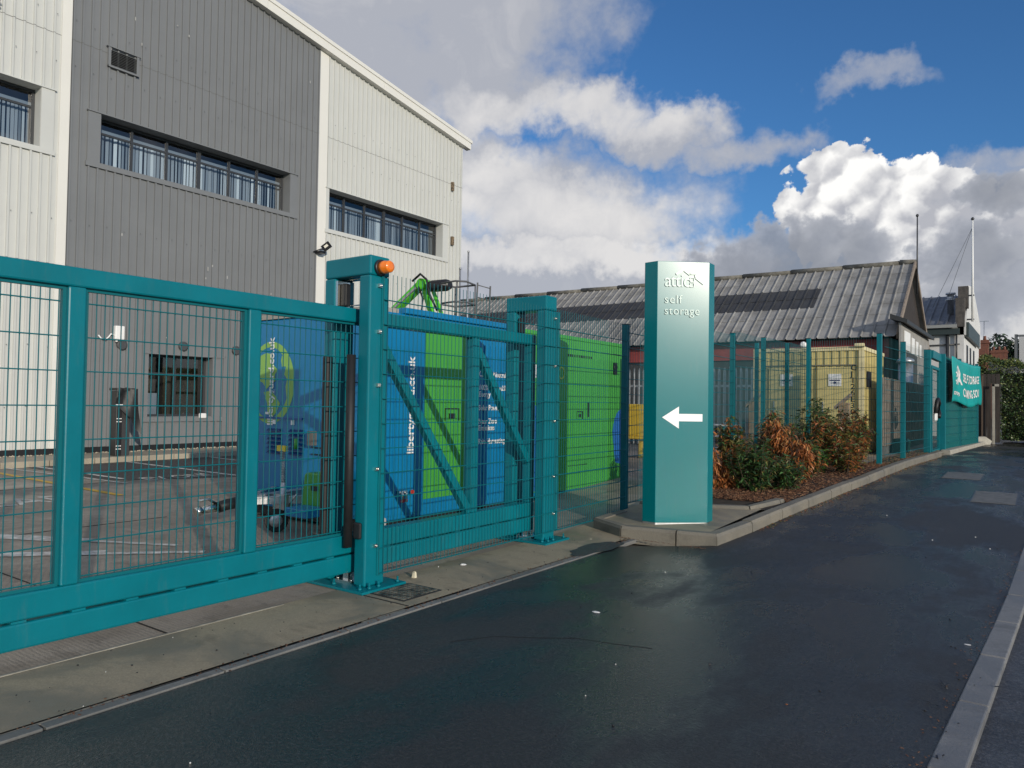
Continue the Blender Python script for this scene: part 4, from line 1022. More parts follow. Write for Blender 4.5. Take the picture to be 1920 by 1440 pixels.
mb = MB(); mb.prism([(VX-.2, EY+.45, .3), (VX-.2, RY+3.6, .3), (VX-.2, RY+3.6, EZ), (VX-.2, RY, RZ2-.08), (VX-.2, EY+.3, EZ+.1)], (-.1, 0, 0))
y = EY+.6
while y < RY+3.4:
    h = EZ+.1+(RZ2-.15-EZ)*(1-abs(y-RY)/4.05); mb.box(VX-.2, VX-.185, y, y+.14, 2.2, h-.15); y += .17
mb.build('gable_wall', DTIMB, ob)
mb = MB(); mb.beam((VX-.02, EY-.02, EZ-.02), (VX-.02, RY, RZ2), .05, .18); mb.beam((VX-.02, RY, RZ2), (VX-.02, RY+4.0, EZ), .05, .18); mb.build('bargeboard', TIMB, ob)
# street porch in front of the gable
mb = MB(); mb.prism([(-3.86, 25.4, 4.44), (-3.38, 25.4, 4.24), (-3.38, 25.4, 4.12), (-3.86, 25.4, 4.28)], (0, 7.0, 0)); mb.build('porch_roof', mat('porch_dark', (.03, .033, .035), .6), ob)
mb = MB(); y = 25.5
while y < 32.2: mb.box(-3.62, -3.56+.0, y, y+.13, 2.3, 4.15); y += .145
mb.build('porch_boards', mat('pale_boards', (.30, .29, .27), .75, var=.2, vs=3), ob)
mb = MB(); mb.box(-3.85, -3.62, 25.55, 32.3, .3, 2.3); mb.box(-3.56, -3.53, 26.6, 28.9, 1.5, 3.3, 0); mb.build('porch_wall', DWALL, ob)
mb = MB(); mb.box(-3.55, -3.52, 26.0, 27.2, 3.35, 3.95); mb.box(-3.55, -3.52, 27.6, 28.2, 3.3, 3.85); mb.box(-3.55, -3.52, 28.6, 29.1, 3.3, 3.8); mb.box(-3.55, -3.52, 29.5, 29.9, 3.3, 3.75); mb.split('notice_board', WHITE, ob)
t = thing('flagpole', (-3.66, 29.9, 6.6), 'thin dark flagpole on the peak of the timber gable', 'flagpole')
mb = MB(); mb.tube([(-3.66, 29.9, 5.6), (-3.66, 29.9, 8.42)], .03, 8, r2=.022); mb.build('pole', DGREY, t)
MB().lathe((-3.66, 29.9, 8.4), (0, 0, 1), [(.03, 0), (.055, .05), (.03, .1)], 10).build('finial', DGREY, t)

# ------------------------------------------------------------------ yellow container and neighbours
yc = thing('storage_container', (-4.5, 18.5, .4), 'pale yellow site container with two doors behind the mesh fence', 'container')
yx0, yx1, yy0, yy1, yz0, yz1 = -5.72, -3.26, 18.0, 20.6, .42, 2.88
def corr(mb, axis, c, a, b, z0, z1, out):
    p = a; k = 0
    while p < b-.03:
        d = 0 if k % 2 else .022
        if axis == 'y': mb.box(p, min(p+.075, b), c, c+out*(.003+d), z0, z1)
        else: mb.box(c, c+out*(.003+d), p, min(p+.075, b), z0, z1)
        p += .085; k += 1
mb = MB(); mb.box(yx0+.03, yx1-.03, yy0+.03, yy1, yz0, yz1-.03); corr(mb, 'y', yy0+.03, yx0+.1, yx1-.15, yz0+.1, yz1-.1, -1); corr(mb, 'x', yx1-.03, yy0+.1, yy1-.05, yz0+.1, yz1-.1, 1)
mb.build('body', YELM, yc)
mb = MB()
for x in (yx0, yx1-.11): mb.box(x, x+.11, yy0-.02, yy0+.09, yz0, yz1-.09)
mb.box(yx0, yx1, yy0-.02, yy0+.09, yz1-.09, yz1); mb.box(yx0+.11, yx1-.11, yy0-.02, yy0+.09, yz0, yz0+.1); mb.box(yx1-.1, yx1+.01, yy0+.09, yy1, yz1-.09, yz1)
mb.tube([(yx1-.18, yy0-.04, yz1+.02), (yx1+.02, yy0-.04, yz1+.02)], .05, 8)
mb.build('frame', YELT, yc, bevel=.008)
for (a, b) in ((-5.35, -4.55), (-4.25, -3.5)):
    d = MB().box(a, b, yy0-.03, yy0+.004, yz0+.12, 2.42).build('door', YELM, yc, bevel=.006)
    MB().box(a-.1, b+.1, yy0-.03, yy0+.0, 2.45, 2.475).build('drip_strip', mat('rust_strip', (.16, .14, .10), .7), d)
    MB().box((a+b)/2-.12, (a+b)/2+.16, yy0-.045, yy0-.031, 1.98, 2.26).build('notice', WHITE, d)
    n = MB(); cxn = (a+b)/2+.02; n.lathe((cxn, yy0-.047, 2.06), (0, -1, 0), [(.03, 0), (.03, .003)], 8); n.box(cxn-.11, cxn+.11, yy0-.05, yy0-.046, 2.10, 2.125); n.box(cxn-.09, cxn+.1, yy0-.05, yy0-.046, 2.045, 2.06); n.build('notice_marks', mat('ink', (.03, .04, .12), .6), d)
    MB().box(a+.12, a+.15, yy0-.06, yy0-.031, 1.35, 1.62).build('handle', GALV, d)
tx = MB()
for i, ch in enumerate('CJ126E30135'): text_mb(tx, ch, .17, (yx1-.26, yy0-.035, 2.34-i*.142), (1, 0, 0), (0, 0, 1), .003, bold=.004)
tx.build('number', BLKP, yc)
MB().box(yx1-.005, yx1+.012, yy0+.38, yy0+.85, 1.97, 2.33).build('side_vent', BLACK, yc)
mb = MB(); mb.lathe((-4.55, yy0-.02, yz1+.07), (0, -1, 0), [(.02, -.03), (.07, 0), (.075, .04), (.04, .09)], 14); mb.build('lamp', WHITE, yc)
def woodpost(x, y, lab):
    t = thing('timber_post', (x, y, .38), lab, 'post', 'squat timber posts with sloping caps')
    MB().box(x-.1, x+.1, y-.1, y+.1, .36, 1.60).build('post', LTIMB, t, bevel=.008)
    mb = MB(); mb.prism([(x-.17, y-.13, 1.46), (x+.13, y-.13, 1.74), (x+.13, y-.13, 1.79), (x-.17, y-.13, 1.52)], (0, .26, 0)); mb.build('cap', TIMB, t)
woodpost(-5.35, 16.9, 'pale timber post with sloping cap left of the yellow container')
woodpost(-3.42, 16.8, 'pale timber post with sloping cap in front of the numbered corner')
pf = thing('palisade_fence', (-7.2, 19.6, .3), 'galvanised steel palisade fence left of the yellow container', 'fence')
x = -10.2; i = 0
while x < -6.0:
    mb = MB(); z0, z1 = .35, 2.42
    mb.prism([(x, 19.6, z0), (x+.07, 19.6, z0), (x+.07, 19.6, z1), (x+.05, 19.6, z1+.14), (x+.035, 19.6, z1+.06), (x+.02, 19.6, z1+.14), (x, 19.6, z1)], (0, .008, 0)); mb.box(x+.028, x+.042, 19.58, 19.6, z0, z1)
    mb.build('pale', GALV, pf); x += .15; i += 1
mb = MB(); mb.box(-10.2, -6, 19.61, 19.66, 2.0, 2.06); mb.box(-10.2, -6, 19.61, 19.66, .6, .66); mb.build('rail', GALV, pf)
cr = thing('steel_barrier', (-6.3, 15.2, .36), 'low galvanised steel rail barrier behind the shrubs', 'barrier')
mb = MB()
mb.tube([(-7.4, 15.2, 1.1), (-5.1, 15.2, 1.08)], .028, 8); mb.tube([(-7.4, 15.2, .86), (-5.1, 15.2, .84)], .018, 6); mb.tube([(-7.4, 15.2, .6), (-5.1, 15.2, .6)], .018, 6); mb.build('rail', GALV, cr)
mb = MB()
for i in range(7): x = -7.4+i*.38; mb.tube([(x, 15.2, .36), (x+.06, 15.2, 1.08)], .02, 6)
mb.build('leg', TEALF, cr)
tf = thing('timber_fence', (-3.0, 22.5, .4), 'close boarded timber fence seen through the dark netting', 'fence')
mb = MB(); y = 18.5
while y < 27.5:
    dd = .022*(int(round((y-18.5)/.15)) % 2); mb.box(-2.99, -2.945+dd+random.uniform(-.004, .004), y, y+.128, .62, 2.2+random.uniform(-.015, .015)); y += .15
mb.build('boards', TIMB, tf)
mb = MB(); mb.box(-3.0, -2.97, 18.5, 27.5, .42, .62); mb.build('gravel_board', EDGEM, tf)
tag(MB().prism([(-2.9, 19.6, .42), (-2.6, 19.6, .42), (-2.58, 19.6, .72), (-2.62, 19.6, .77), (-2.88, 19.6, .77), (-2.92, 19.6, .72)], (0, .4, 0)).build('storage_tub', mat('tub_green', (.01, .06, .05), .5), loc=(-2.8, 19.8, .4)), 'dark green tub on the ground behind the netting', 'tub')
tag(MB().tube([(-3.3, 24.5, .4), (-3.3, 24.5, 2.85)], .2, 18).lathe((-3.3, 24.5, 2.85), (0, 0, 1), [(.26, 0), (.22, .1), (.08, .16)], 18).build('flue_pipe', GALV, loc=(-3.3, 24.5, .4)), 'fat pale flue pipe with a cap behind the netting', 'pipe')

# ------------------------------------------------------------------ white building
wb = thing('white_building', (-6, 40, .4), 'white rendered building with slate roof and raised gable beyond the workshop', 'building')
sy = 37.0
MB().box(-14, -2.75, sy, 46, .3, 5.05).build('wall', WRENDER, wb)
mb = MB(); x = -14
mb.prism([(-14, sy-.25, 5.15), (-14, 41.2, 6.95), (-14, 41.2, 6.8), (-14, sy-.25, 5.0)], (11.0, 0, 0))
while x < -3.1: mb.prism([(x, sy-.25, 5.15), (x, 41.2, 6.95), (x+.05, 41.2, 7.0), (x+.05, sy-.25, 5.2)], (.05, 0, 0)); x += .34
mb.build('roof', SLATE, wb)
mb = MB(); mb.box(-14, -3.0, sy-.36, sy-.25, 5.0, 5.13); mb.build('gutter', mat('gutter_grey', (.28, .29, .28), .6), wb)
mb = MB(); mb.box(-14, -2.9, sy-.24, sy-.005, 4.72, 4.98); mb.build('soffit', DGREENP, wb)
mb = MB(); mb.prism([(-2.98, sy+.0, 4.7), (-2.98, 46, 4.7), (-2.98, 46, 5.9), (-2.98, 41.2, 7.3), (-2.98, 38.3, 7.0), (-2.98, 38.0, 6.9), (-2.98, 37.6, 5.9), (-2.98, sy, 5.4)], (.3, 0, 0)); mb.build('gable_parapet', WRENDER, wb)
mb = MB(); mb.box(-3.06, -2.72, sy-.06, sy+.5, 5.05, 6.3); mb.box(-3.0, -2.62, sy+.35, sy+.75, 5.9, 6.85); mb.build('parapet_pier', BRICK if False else mat('dark_brick', (.06, .055, .052), .85, col2=(.10, .09, .08), vs=8), wb)
mb = MB(); mb.box(-2.68, -2.58, sy+.1, 44, 4.62, 5.25); mb.build('sign_band', DGREENP, wb)
for yy in (38.2, 40.0, 42.0):
    w = MB().box(-2.749, -2.735, yy, yy+.8, 3.3, 4.35).build('window', BLACK, wb)
    MB().box(-2.75, -2.70, yy-.1, yy+.9, 3.22, 3.3).build('sill', WRENDER, w)
mb = MB(); mb.tube([(-3.35, sy-.08, 4.7), (-3.35, sy-.08, .4)], .07, 8); mb.tube([(-3.02, sy-.08, 4.9), (-3.02, sy-.08, 3.0)], .04, 8); mb.tube([(-6, sy-.06, 4.22), (-2.9, sy-.06, 4.3)], .03, 6); mb.build('downpipe', DGREY, wb)
mb = MB(); mb.lathe((-3.35, 38.2, 5.6), (0, 0, 1), [(.13, 0), (.13, .75), (.2, .76), (.2, .8), (.13, .82), (.13, 1.0), (.2, 1.02), (.2, 1.1)], 14); mb.build('flue', GALV, wb)
t = thing('flagpole', (-2.4, 37.4, 5.3), 'tall pale flagpole with stay wires on the white building', 'flagpole')
MB().tube([(-2.46, 37.4, 5.3), (-2.46, 37.4, 9.72)], .055, 10, r2=.028).build('pole', WHITE, t)
MB().lathe((-2.46, 37.4, 9.7), (0, 0, 1), [(.04, 0), (.075, .06), (.03, .13)], 10).build('finial', DGREY, t)
mb = MB(); mb.box(-2.75, -2.4, 37.36, 37.44, 6.4, 6.46); mb.box(-2.75, -2.4, 37.36, 37.44, 5.36, 5.42); mb.build('bracket', DGREY, t)
mb = MB(); mb.tube([(-2.46, 37.4, 9.4), (-4.0, 37.6, 6.0)], .008, 4); mb.tube([(-2.46, 37.4, 9.4), (-3.4, 37.6, 6.4)], .008, 4); mb.build('stay_wire', DGREY, t)

# ------------------------------------------------------------------ houses, trees and hedge at the end of the street
def house(x0, x1, y0, y1, ze, zr_, chims, lab, group=None, wall=BRICK):
    t = thing('brick_house', ((x0+x1)/2, (y0+y1)/2, .4), lab, 'house', group)
    MB().box(x0, x1, y0, y1, .3, ze).build('wall', wall, t)
    ym = (y0+y1)/2; mb = MB(); mb.prism([(x0-.2, y0-.3, ze-.05), (x0-.2, ym, zr_), (x0-.2, y1+.3, ze-.05)], (x1-x0+.4, 0, 0)); r = mb.build('roof', SLATE, t)
    for (cx, cy, w, zt) in chims:
        c_ = MB().box(cx-w/2, cx+w/2, cy-.35, cy+.35, ze-.5, zt).box(cx-w/2-.06, cx+w/2+.06, cy-.41, cy+.41, zt-.25, zt-.12).build('chimney', BRICK, r)
        p = MB()
        for q in range(3): p.lathe((cx-w/2+w*(q+.5)/3, cy, zt), (0, 0, 1), [(.11, 0), (.09, .3)], 8)
        p.build('chimney_pot', BRICK, c_)
    return t
house(-9.5, -3.2, 62, 70, 4.2, 5.2, [(-3.9, 63, 1.5, 6.5)], 'brick house with the largest chimney just right of the banner')
house(-9.0, -2.4, 76, 84, 4.3, 5.1, [(-3.1, 77, 1.2, 6.7)], 'brick house whose chimney stands second from the banner')
house(-8.0, -1.6, 92, 100, 4.4, 5.2, [(-2.2, 93, 1.5, 6.2)], 'brick house with the farthest and lowest chimney')
tag(MB().tube([(-3.6, 66, 5), (-3.6, 66, 8.2)], .03, 6).box(-3.9, -3.3, 65.98, 66.02, 8.15, 8.2).build('aerial', GALV, loc=(-3.6, 66, 5)), 'thin television aerial above the brick chimneys', 'aerial')
t = thing('dark_bungalow', (-1, 58, .4), 'low building with long dark roof above the hedge', 'building')
MB().box(-2.6, 8, 55, 62, .3, 3.4).build('wall', DWALL, t)
MB().prism([(-2.9, 54.6, 3.3), (-2.9, 58.5, 4.6), (-2.9, 62.4, 3.3)], (11, 0, 0)).build('roof', mat('dark_roof_tile', (.06, .05, .048), .8, var=.25, vs=2), t)

def leafball(mb, c, r, n, size, mats, seed=0, squash=(1, 1, 1), shell=.0):
    R = random.Random(seed); c = Vector(c)
    for i in range(n):
        while True:
            p = Vector((R.uniform(-1, 1), R.uniform(-1, 1), R.uniform(-1, 1)))
            if shell < p.length < 1: break
        p = Vector((p.x*r*squash[0], p.y*r*squash[1], p.z*r*squash[2]))
        a = Vector((R.gauss(0, 1), R.gauss(0, 1), R.gauss(0, .7))).normalized(); b = a.cross(Vector((R.gauss(0, 1), R.gauss(0, 1), R.gauss(0, 1)))).normalized()
        s = size*R.uniform(.6, 1.3); q = c+p
        mb.add([q-a*s, q+b*s*.45, q+a*s, q-b*s*.45], [(0, 1, 2, 3)], R.choice(mats))
def tree(x, y, zc, r, h0, lab, seed):
    t = thing('tree', (x, y, .4), lab, 'tree', 'dark trees on the skyline at the end of the street')
    mb = MB(); mb.tube([(x, y, .3), (x+.2, y, zc*.5), (x, y, zc)], .35, 8, r2=.12)
    for q in range(5): an = q*1.3+seed; mb.tube([(x, y, zc*.55), (x+math.cos(an)*r*.6, y+math.sin(an)*r*.6, zc+random.uniform(-.5, .5)*r)], .14, 6, r2=.04)
    mb.build('trunk', STEM, t)
    mb = MB(); R = random.Random(seed)
    for q in range(9):
        leafball(mb, (x+R.uniform(-.7, .7)*r, y+R.uniform(-.6, .6)*r, zc+R.uniform(-.5, .5)*r), r*R.uniform(.35, .6), 380, .32, [0, 0, 1], seed*31+q)
    mb.build('crown', [LEAF['tree'], LEAF['dark']], t)
for i, (px, D, z, r, lb) in enumerate([(1868, 125, 7.0, 3.2, 'leftmost dark tree of the skyline, beside the brick chimneys'), (1884, 130, 7.6, 3.4, 'dark rounded tree second from the chimneys'),
                                   (1898, 120, 8.2, 3.4, 'tallest dark tree, beside the road sign'), (1914, 128, 7.6, 3.6, 'dark tree behind the road sign board'), (1928, 120, 7.6, 3.6, 'dark tree at the right edge behind the sign')]):
    d = pxdir(px, 700); tt = D/d.y; tree(d.x*tt, D, z, r, 0, lb, i+3)
hd = thing('hedge', (-.2, 31.5, .4), 'tall thick evergreen hedge where the footway ends', 'hedge')
R = random.Random(5); mb = MB()
def hedge_pts():
    u = R.random(); x = -1.75+u*4.6; dfr = 28.6+.9*(x+1.75)*.45
    return x, dfr
for i in range(26000):
    x, yf = hedge_pts(); zz = R.random()
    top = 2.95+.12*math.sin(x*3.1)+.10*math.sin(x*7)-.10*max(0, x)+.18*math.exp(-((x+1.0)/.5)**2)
    if R.random() < .35:
        yy = yf+R.uniform(0, 1.8); z = top+R.gauss(0, .05)
    elif R.random() < .25 and True:
        x = -1.75+R.gauss(0, .06); yy = yf+R.uniform(0, 1.8); z = (2.2+R.random()*.75) if True else 1
    else:
        z = .5+zz*(top-.5); bulge = .16*math.sin(zz*PI)+.08*math.sin(x*5+z*3)+.05*math.sin(x*13+z*9)
        if x < -1.15 and z < 2.35: continue
        yy = yf-bulge+R.gauss(0, .05)
    a = Vector((R.gauss(0, 1), R.gauss(-.3, 1), R.gauss(0, .8))).normalized(); b = a.cross(Vector((R.gauss(0, 1), R.gauss(0, 1), R.gauss(0, 1)))).normalized(); s = R.uniform(.025, .05)
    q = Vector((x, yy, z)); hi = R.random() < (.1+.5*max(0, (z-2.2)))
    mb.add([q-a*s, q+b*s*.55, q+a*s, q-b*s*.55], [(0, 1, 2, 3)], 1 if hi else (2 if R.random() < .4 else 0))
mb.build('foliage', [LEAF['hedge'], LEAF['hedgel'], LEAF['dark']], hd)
mb = MB(); mb.box(-1.1, 2.7, 29.2, 30.6, .5, 2.7); mb.box(-1.6, -1.1, 29.0, 30.4, 2.4, 2.8); mb.build('dark_core', mat('hedge_inner', (.012, .016, .009), .95), hd)  # near-black solid box stands in for the shade inside the hedge
dg_ = thing('timber_gate', (-1.7, 28.6, .4), 'dark boarded timber side gate between the screen fence and the hedge', 'gate')
mb = MB(); x = -1.95
while x < -1.2: mb.box(x, x+.11, 28.35, 28.38, .45, 2.65); x += .12
mb.build('boards', DTIMB, dg_); MB().box(-2.02, -1.95, 28.3, 28.4, .4, 2.5).box(-1.62, -1.57, 28.28, 28.349, .4, 2.6).build('gate_post', mat('brown_post', (.10, .07, .05), .8), dg_)
tag(MB().box(-1.32, -1.25, 28.15, 28.22, .4, 2.32).box(-1.32, -1.14, 28.15, 28.22, 2.24, 2.32).build('grey_post', TANSTONE, loc=(-1.28, 28.18, .4), bevel=.005), 'slim pale post standing in front of the hedge', 'post')
tag(MB().prism([(-1.70, 26.9, .4), (-1.32, 27.3, .4), (-1.28, 27.4, .52), (-1.45, 27.2, .66), (-1.7, 27.0, .64)], (-.1, .35, 0)).build('loose_stone', TANSTONE, loc=(-1.5, 27.1, .4), bevel=.02), 'tilted block of stone at the far end of the kerb', 'stone')
# speed zone sign
zs_ = thing('zone_sign', (-.2, 34, .4), 'white twenty zone road sign on two grey posts at the right edge', 'road sign')
d = pxdir(1906, 670); SY = 33.0; sxx = d.x*SY/d.y; zt_, zb_ = 4.72, 2.78
def zpx(py): dd = pxdir(1906, py); return 1.5+dd.z*SY/dd.y
zt_, zb_ = zpx(632), zpx(712)
MB().box(sxx-.06, sxx+.04, SY-.05, SY+.05, .4, zt_+.1).build('post', mat('sign_grey', (.13, .14, .145), .5), zs_)
MB().box(sxx+1.74, sxx+1.84, SY-.05, SY+.05, .4, zt_+.1).build('post', MATS['sign_grey'], zs_)
MB().box(sxx+.08, sxx+1.72, SY-.08, SY-.05, zb_, zt_).build('board', mat('sign_white', (.5, .5, .5), .4), zs_, bevel=.005)
mb = MB(); mb.box(sxx+.041, sxx+1.739, SY-.07, SY-.051, zb_-.08, zb_-.001); mb.box(sxx+.041, sxx+1.739, SY-.07, SY-.051, zt_+.001, zt_+.08); mb.build('frame', MATS['sign_grey'], zs_)
cz = (zb_+zt_)/2+.28; cxs = sxx+.9; mb = MB()
for i in range(40):
    a, b = 2*PI*i/40, 2*PI*(i+1)/40; r1, r2 = .62, .48
    mb.add([(cxs+r1*math.cos(a), SY-.085, cz+r1*math.sin(a)), (cxs+r1*math.cos(b), SY-.085, cz+r1*math.sin(b)), (cxs+r2*math.cos(b), SY-.085, cz+r2*math.sin(b)), (cxs+r2*math.cos(a), SY-.085, cz+r2*math.sin(a))], [(0, 1, 2, 3)])
mb.build('red_ring', mat('sign_red', (.35, .02, .03), .5), zs_)
tx = MB(); text_mb(tx, '20', .75, (cxs-.42, SY-.086, cz-.26), (1, 0, 0), (0, 0, 1), .003, bold=.01, sx=.9); text_mb(tx, 'ZONE', .5, (sxx+.24, SY-.086, zb_+.12), (1, 0, 0), (0, 0, 1), .003, bold=.01, sx=.95); tx.build('lettering', BLKP, zs_)

# ------------------------------------------------------------------ shrubs in the bed
def shrub(x, y, h, w, kind, lab, seed, nst=None):
    R = random.Random(seed); z0 = zr(x, y)+.10
    t = thing('shrub', (x, y, z0), lab, 'shrub', 'shrubs in the bark bed')
    st = MB(); lf = MB(); pal = dict(green=[0, 0, 0, 1, 1, 2], brown=[3, 3, 4, 4, 4, 5, 6], mixed=[0, 2, 1, 3, 2, 6, 2, 4, 3, 1], lime=[7, 0, 7], olive=[2, 3, 6, 0, 2, 4])[kind]
    w *= 1.25; h *= 1.1; nst = nst or int(16+w*46)
    for i in range(nst):
        an = R.uniform(0, 2*PI); rr = w*math.sqrt(R.random())*.9; hh = h*R.uniform(.6, 1.0)*(1-.35*(rr/w)**2)
        b0 = Vector((x+R.gauss(0, .04), y+R.gauss(0, .04), z0-.02)); tip = Vector((x+rr*math.cos(an), y+rr*math.sin(an), z0+hh)); mid = b0.lerp(tip, .45)+Vector((math.cos(an)*rr*.25, math.sin(an)*rr*.25, 0))
        pts = [b0, mid, tip]; st.tube(pts, .007, 4, r2=.003, cap=False)
        nl = int((52 if kind != 'brown' else 40)*(hh/.8)+10)
        lowstart = .12 if kind == 'green' else (.3 if kind != 'brown' else .2)
        for k in range(nl):
            s = lowstart+(1-lowstart)*R.random()**.8
            P = (b0.lerp(mid, s*2) if s < .5 else mid.lerp(tip, s*2-1))+Vector((R.gauss(0, .025), R.gauss(0, .025), R.gauss(0, .02)))
            aa = R.uniform(0, 2*PI); dr = (-.9 if kind == 'brown' else R.uniform(-.5, .35))+R.gauss(0, .25)
            if kind == 'mixed' and R.random() < .3: dr -= .6
            d = Vector((math.cos(aa), math.sin(aa), dr)).normalized(); L = R.uniform(.06, .115); wd = L*R.uniform(.13, .2)
            sd_ = d.cross(Vector((R.gauss(0, .3), R.gauss(0, .3), 1))).normalized()*wd; up_ = sd_.cross(d).normalized()*wd*.35
            m1 = P+d*L*.45; e_ = P+d*L-Vector((0, 0, L*.15))
            lf.add([P, m1+sd_-up_*-1, e_, m1-sd_+up_], [(0, 1, 2), (0, 2, 3)], R.choice(pal))
    st.build('stems', STEM, t)
    lf.build('foliage', [LEAF['green'], LEAF['dark'], LEAF['olive'], LEAF['brown'], LEAF['rust'], LEAF['tan'], LEAF['dead'], LEAF['lime']], t)
SH = [(-3.98, 10.35, .82, .20, 'brown', 'rust brown withered shrub closest to the pillar sign'),
      (-3.80, 10.62, .42, .16, 'brown', 'low rusty withered shrub at the front left of the bed'),
      (-4.12, 11.75, .95, .22, 'mixed', 'half withered shrub with a brown top behind the round green one'),
      (-3.36, 10.62, .80, .34, 'green', 'dense dark green rounded shrub nearest the camera'),
      (-3.02, 10.95, .50, .26, 'green', 'low spreading green shrub at the front beside the kerb'),
      (-3.40, 11.85, .98, .20, 'brown', 'tall bright rust brown withered shrub in mid bed'),
      (-3.05, 11.75, .74, .20, 'brown', 'drooping orange brown shrub right of the round green one'),
      (-3.05, 12.75, .48, .18, 'lime', 'small fresh bright green shrub between brown ones'),
      (-3.75, 13.2, 1.0, .30, 'mixed', 'tall mottled shrub against the fence posts'),
      (-3.10, 13.5, .98, .34, 'mixed', 'broad green and brown shrub in front of the container'),
      (-2.78, 13.95, .78, .30, 'olive', 'olive tinged bushy shrub near the kerb'),
      (-2.80, 14.5, 1.05, .34, 'mixed', 'dark bushy shrub just left of the corner post'),
      (-3.02, 12.2, .60, .24, 'mixed', 'small mottled brown and green shrub filling the middle gap'),
      (-3.70, 11.15, .62, .24, 'olive', 'olive brown shrub half hidden behind the round green one'),
      (-3.62, 12.35, .86, .26, 'mixed', 'mottled brown and olive shrub behind the tall rust one'),
      (-2.62, 13.1, .55, .24, 'olive', 'low olive brown shrub spreading toward the kerb'),
      (-3.45, 14.5, 1.12, .36, 'green', 'tallest dark green shrub below the container number')]
for i, (x, y, h, w, kd, lb) in enumerate(SH): shrub(x, y, h, w, kd, lb, 40+i)
# bark mulch
mb = MB(); R = random.Random(11)
for i in range(9000):
    y = 9.75+(R.random()**1.5)*5.1; x = R.uniform(-4.35, kx(y)-.14)
    if y < 10 and x > -3.0 and y < 9.9: continue
    z = zr(x, y)+.105+R.random()*.03; an = R.uniform(0, 2*PI); L = R.uniform(.015, .05); w = R.uniform(.004, .011)
    mb.beam((x, y, z), (x+math.cos(an)*L, y+math.sin(an)*L, z+R.uniform(-.008, .014)), w, .004, m=R.choice([0, 0, 1, 2, 3, 3]))
tag(mb.build('bark_mulch', [mat('bark_a', (.17, .075, .035), .85), mat('bark_b', (.30, .17, .09), .8), mat('bark_c', (.07, .035, .02), .9), mat('bark_d', (.12, .05, .025), .85)]), 'red brown bark chips covering the planting bed', 'bark chips', kind='stuff')
mb = MB()
for i in range(1500):
    y = R.uniform(14.6, 20.3); x = kx(y)-.15-R.random()*.4; z = zr(x, y)+.1; an = R.uniform(0, 6.3); L = R.uniform(.02, .05)
    mb.beam((x, y, z), (x+math.cos(an)*L, y+math.sin(an)*L, z+R.uniform(0, .015)), .02, .003, m=R.choice([0, 1, 2]))
for i in range(420):
    y = 8.5+(R.random())*11; x = kx(y)+abs(R.gauss(0, .05))+.01; z = zr(x, y)+.004; an = R.uniform(0, 6.3); L = R.uniform(.01, .035)
    mb.beam((x, y, z), (x+math.cos(an)*L, y+math.sin(an)*L, z+R.uniform(0, .006)), .012, .003, m=R.choice([0, 1, 2]))
for i in range(500):
    u = R.random(); x, y = (-3.7+R.gauss(0, .03), R.uniform(.5, 7.3)) if u < .55 else ((-3.8+1.0*R.random(), 7.36+.02*R.random()) if u < .75 else (rk(0)+.0, 0))
    if u >= .75: y = R.uniform(2.5, 9); x = rk(y)-abs(R.gauss(0, .04))
    z = zr(x, y)+.008; an = R.uniform(0, 6.3); L = R.uniform(.004, .016)
    mb.beam((x, y, z), (x+math.cos(an)*L, y+math.sin(an)*L, z+R.uniform(0, .004)), .006, .003, m=0)
tag(mb.build('leaf_litter', [LEAF['dead'], LEAF['brown'], LEAF['olive']]), 'scattered dead leaves along the kerb foot and verge', 'leaves', kind='stuff')

# ------------------------------------------------------------------ covers, grate, litter
def cover(name, x0, x1, y0, y1, lab, m, fm=GALV):
    z = zr(0, (y0+y1)/2); sl_ = (zr(0, y1)-zr(0, y0))
    t = thing(name, ((x0+x1)/2, (y0+y1)/2, z), lab, 'cover')
    def q(a, b, c, d, dz, th):
        mb = MB(); za, zc = zr(0, c)+dz, zr(0, d)+dz
        mb.add([(a, c, za), (b, c, za), (b, d, zc), (a, d, zc), (a, c, za+th), (b, c, za+th), (b, d, zc+th), (a, d, zc+th)], [(0, 3, 2, 1), (4, 5, 6, 7), (0, 1, 5, 4), (1, 2, 6, 5), (2, 3, 7, 6), (3, 0, 4, 7)]); return mb
    q(x0, x1, y0, y1, -.01, .014).build('frame', fm, t); q(x0+.02, x1-.02, y0+.02, y1-.02, .0045, .004).build('lid', m, t)
    return t
CVM = mat('cover_steel', (.17, .165, .15), .6, .1, col2=(.10, .10, .095), vs=9, bump=.4, bs=50)
cover('access_cover', -1.40, -.82, 14.2, 15.3, 'pale rectangular access cover farther up the footway', CVM, DGREY)
cover('access_cover', -.82, -.28, 11.8, 12.9, 'larger looking nearer access cover close to the road kerb', CVM, DGREY)
gr = thing('drain_cover', (-4.0, 4.1, 0), 'black square cast iron drain cover in front of the near portal', 'drain cover')
MB().box(-4.22, -3.86, 4.02, 4.45, -.01, .008).build('frame', mat('cast_iron', (.02, .02, .02), .6), gr)
mb = MB()
for i in range(7):
    for j in range(8): mb.box(-4.20+i*.047, -4.165+i*.047, 4.04+j*.05, 4.075+j*.05, .008, .0125)
mb.build('lid', mat('iron_worn', (.03, .03, .03), .45, .3, col2=(.22, .20, .16), vs=12), gr)
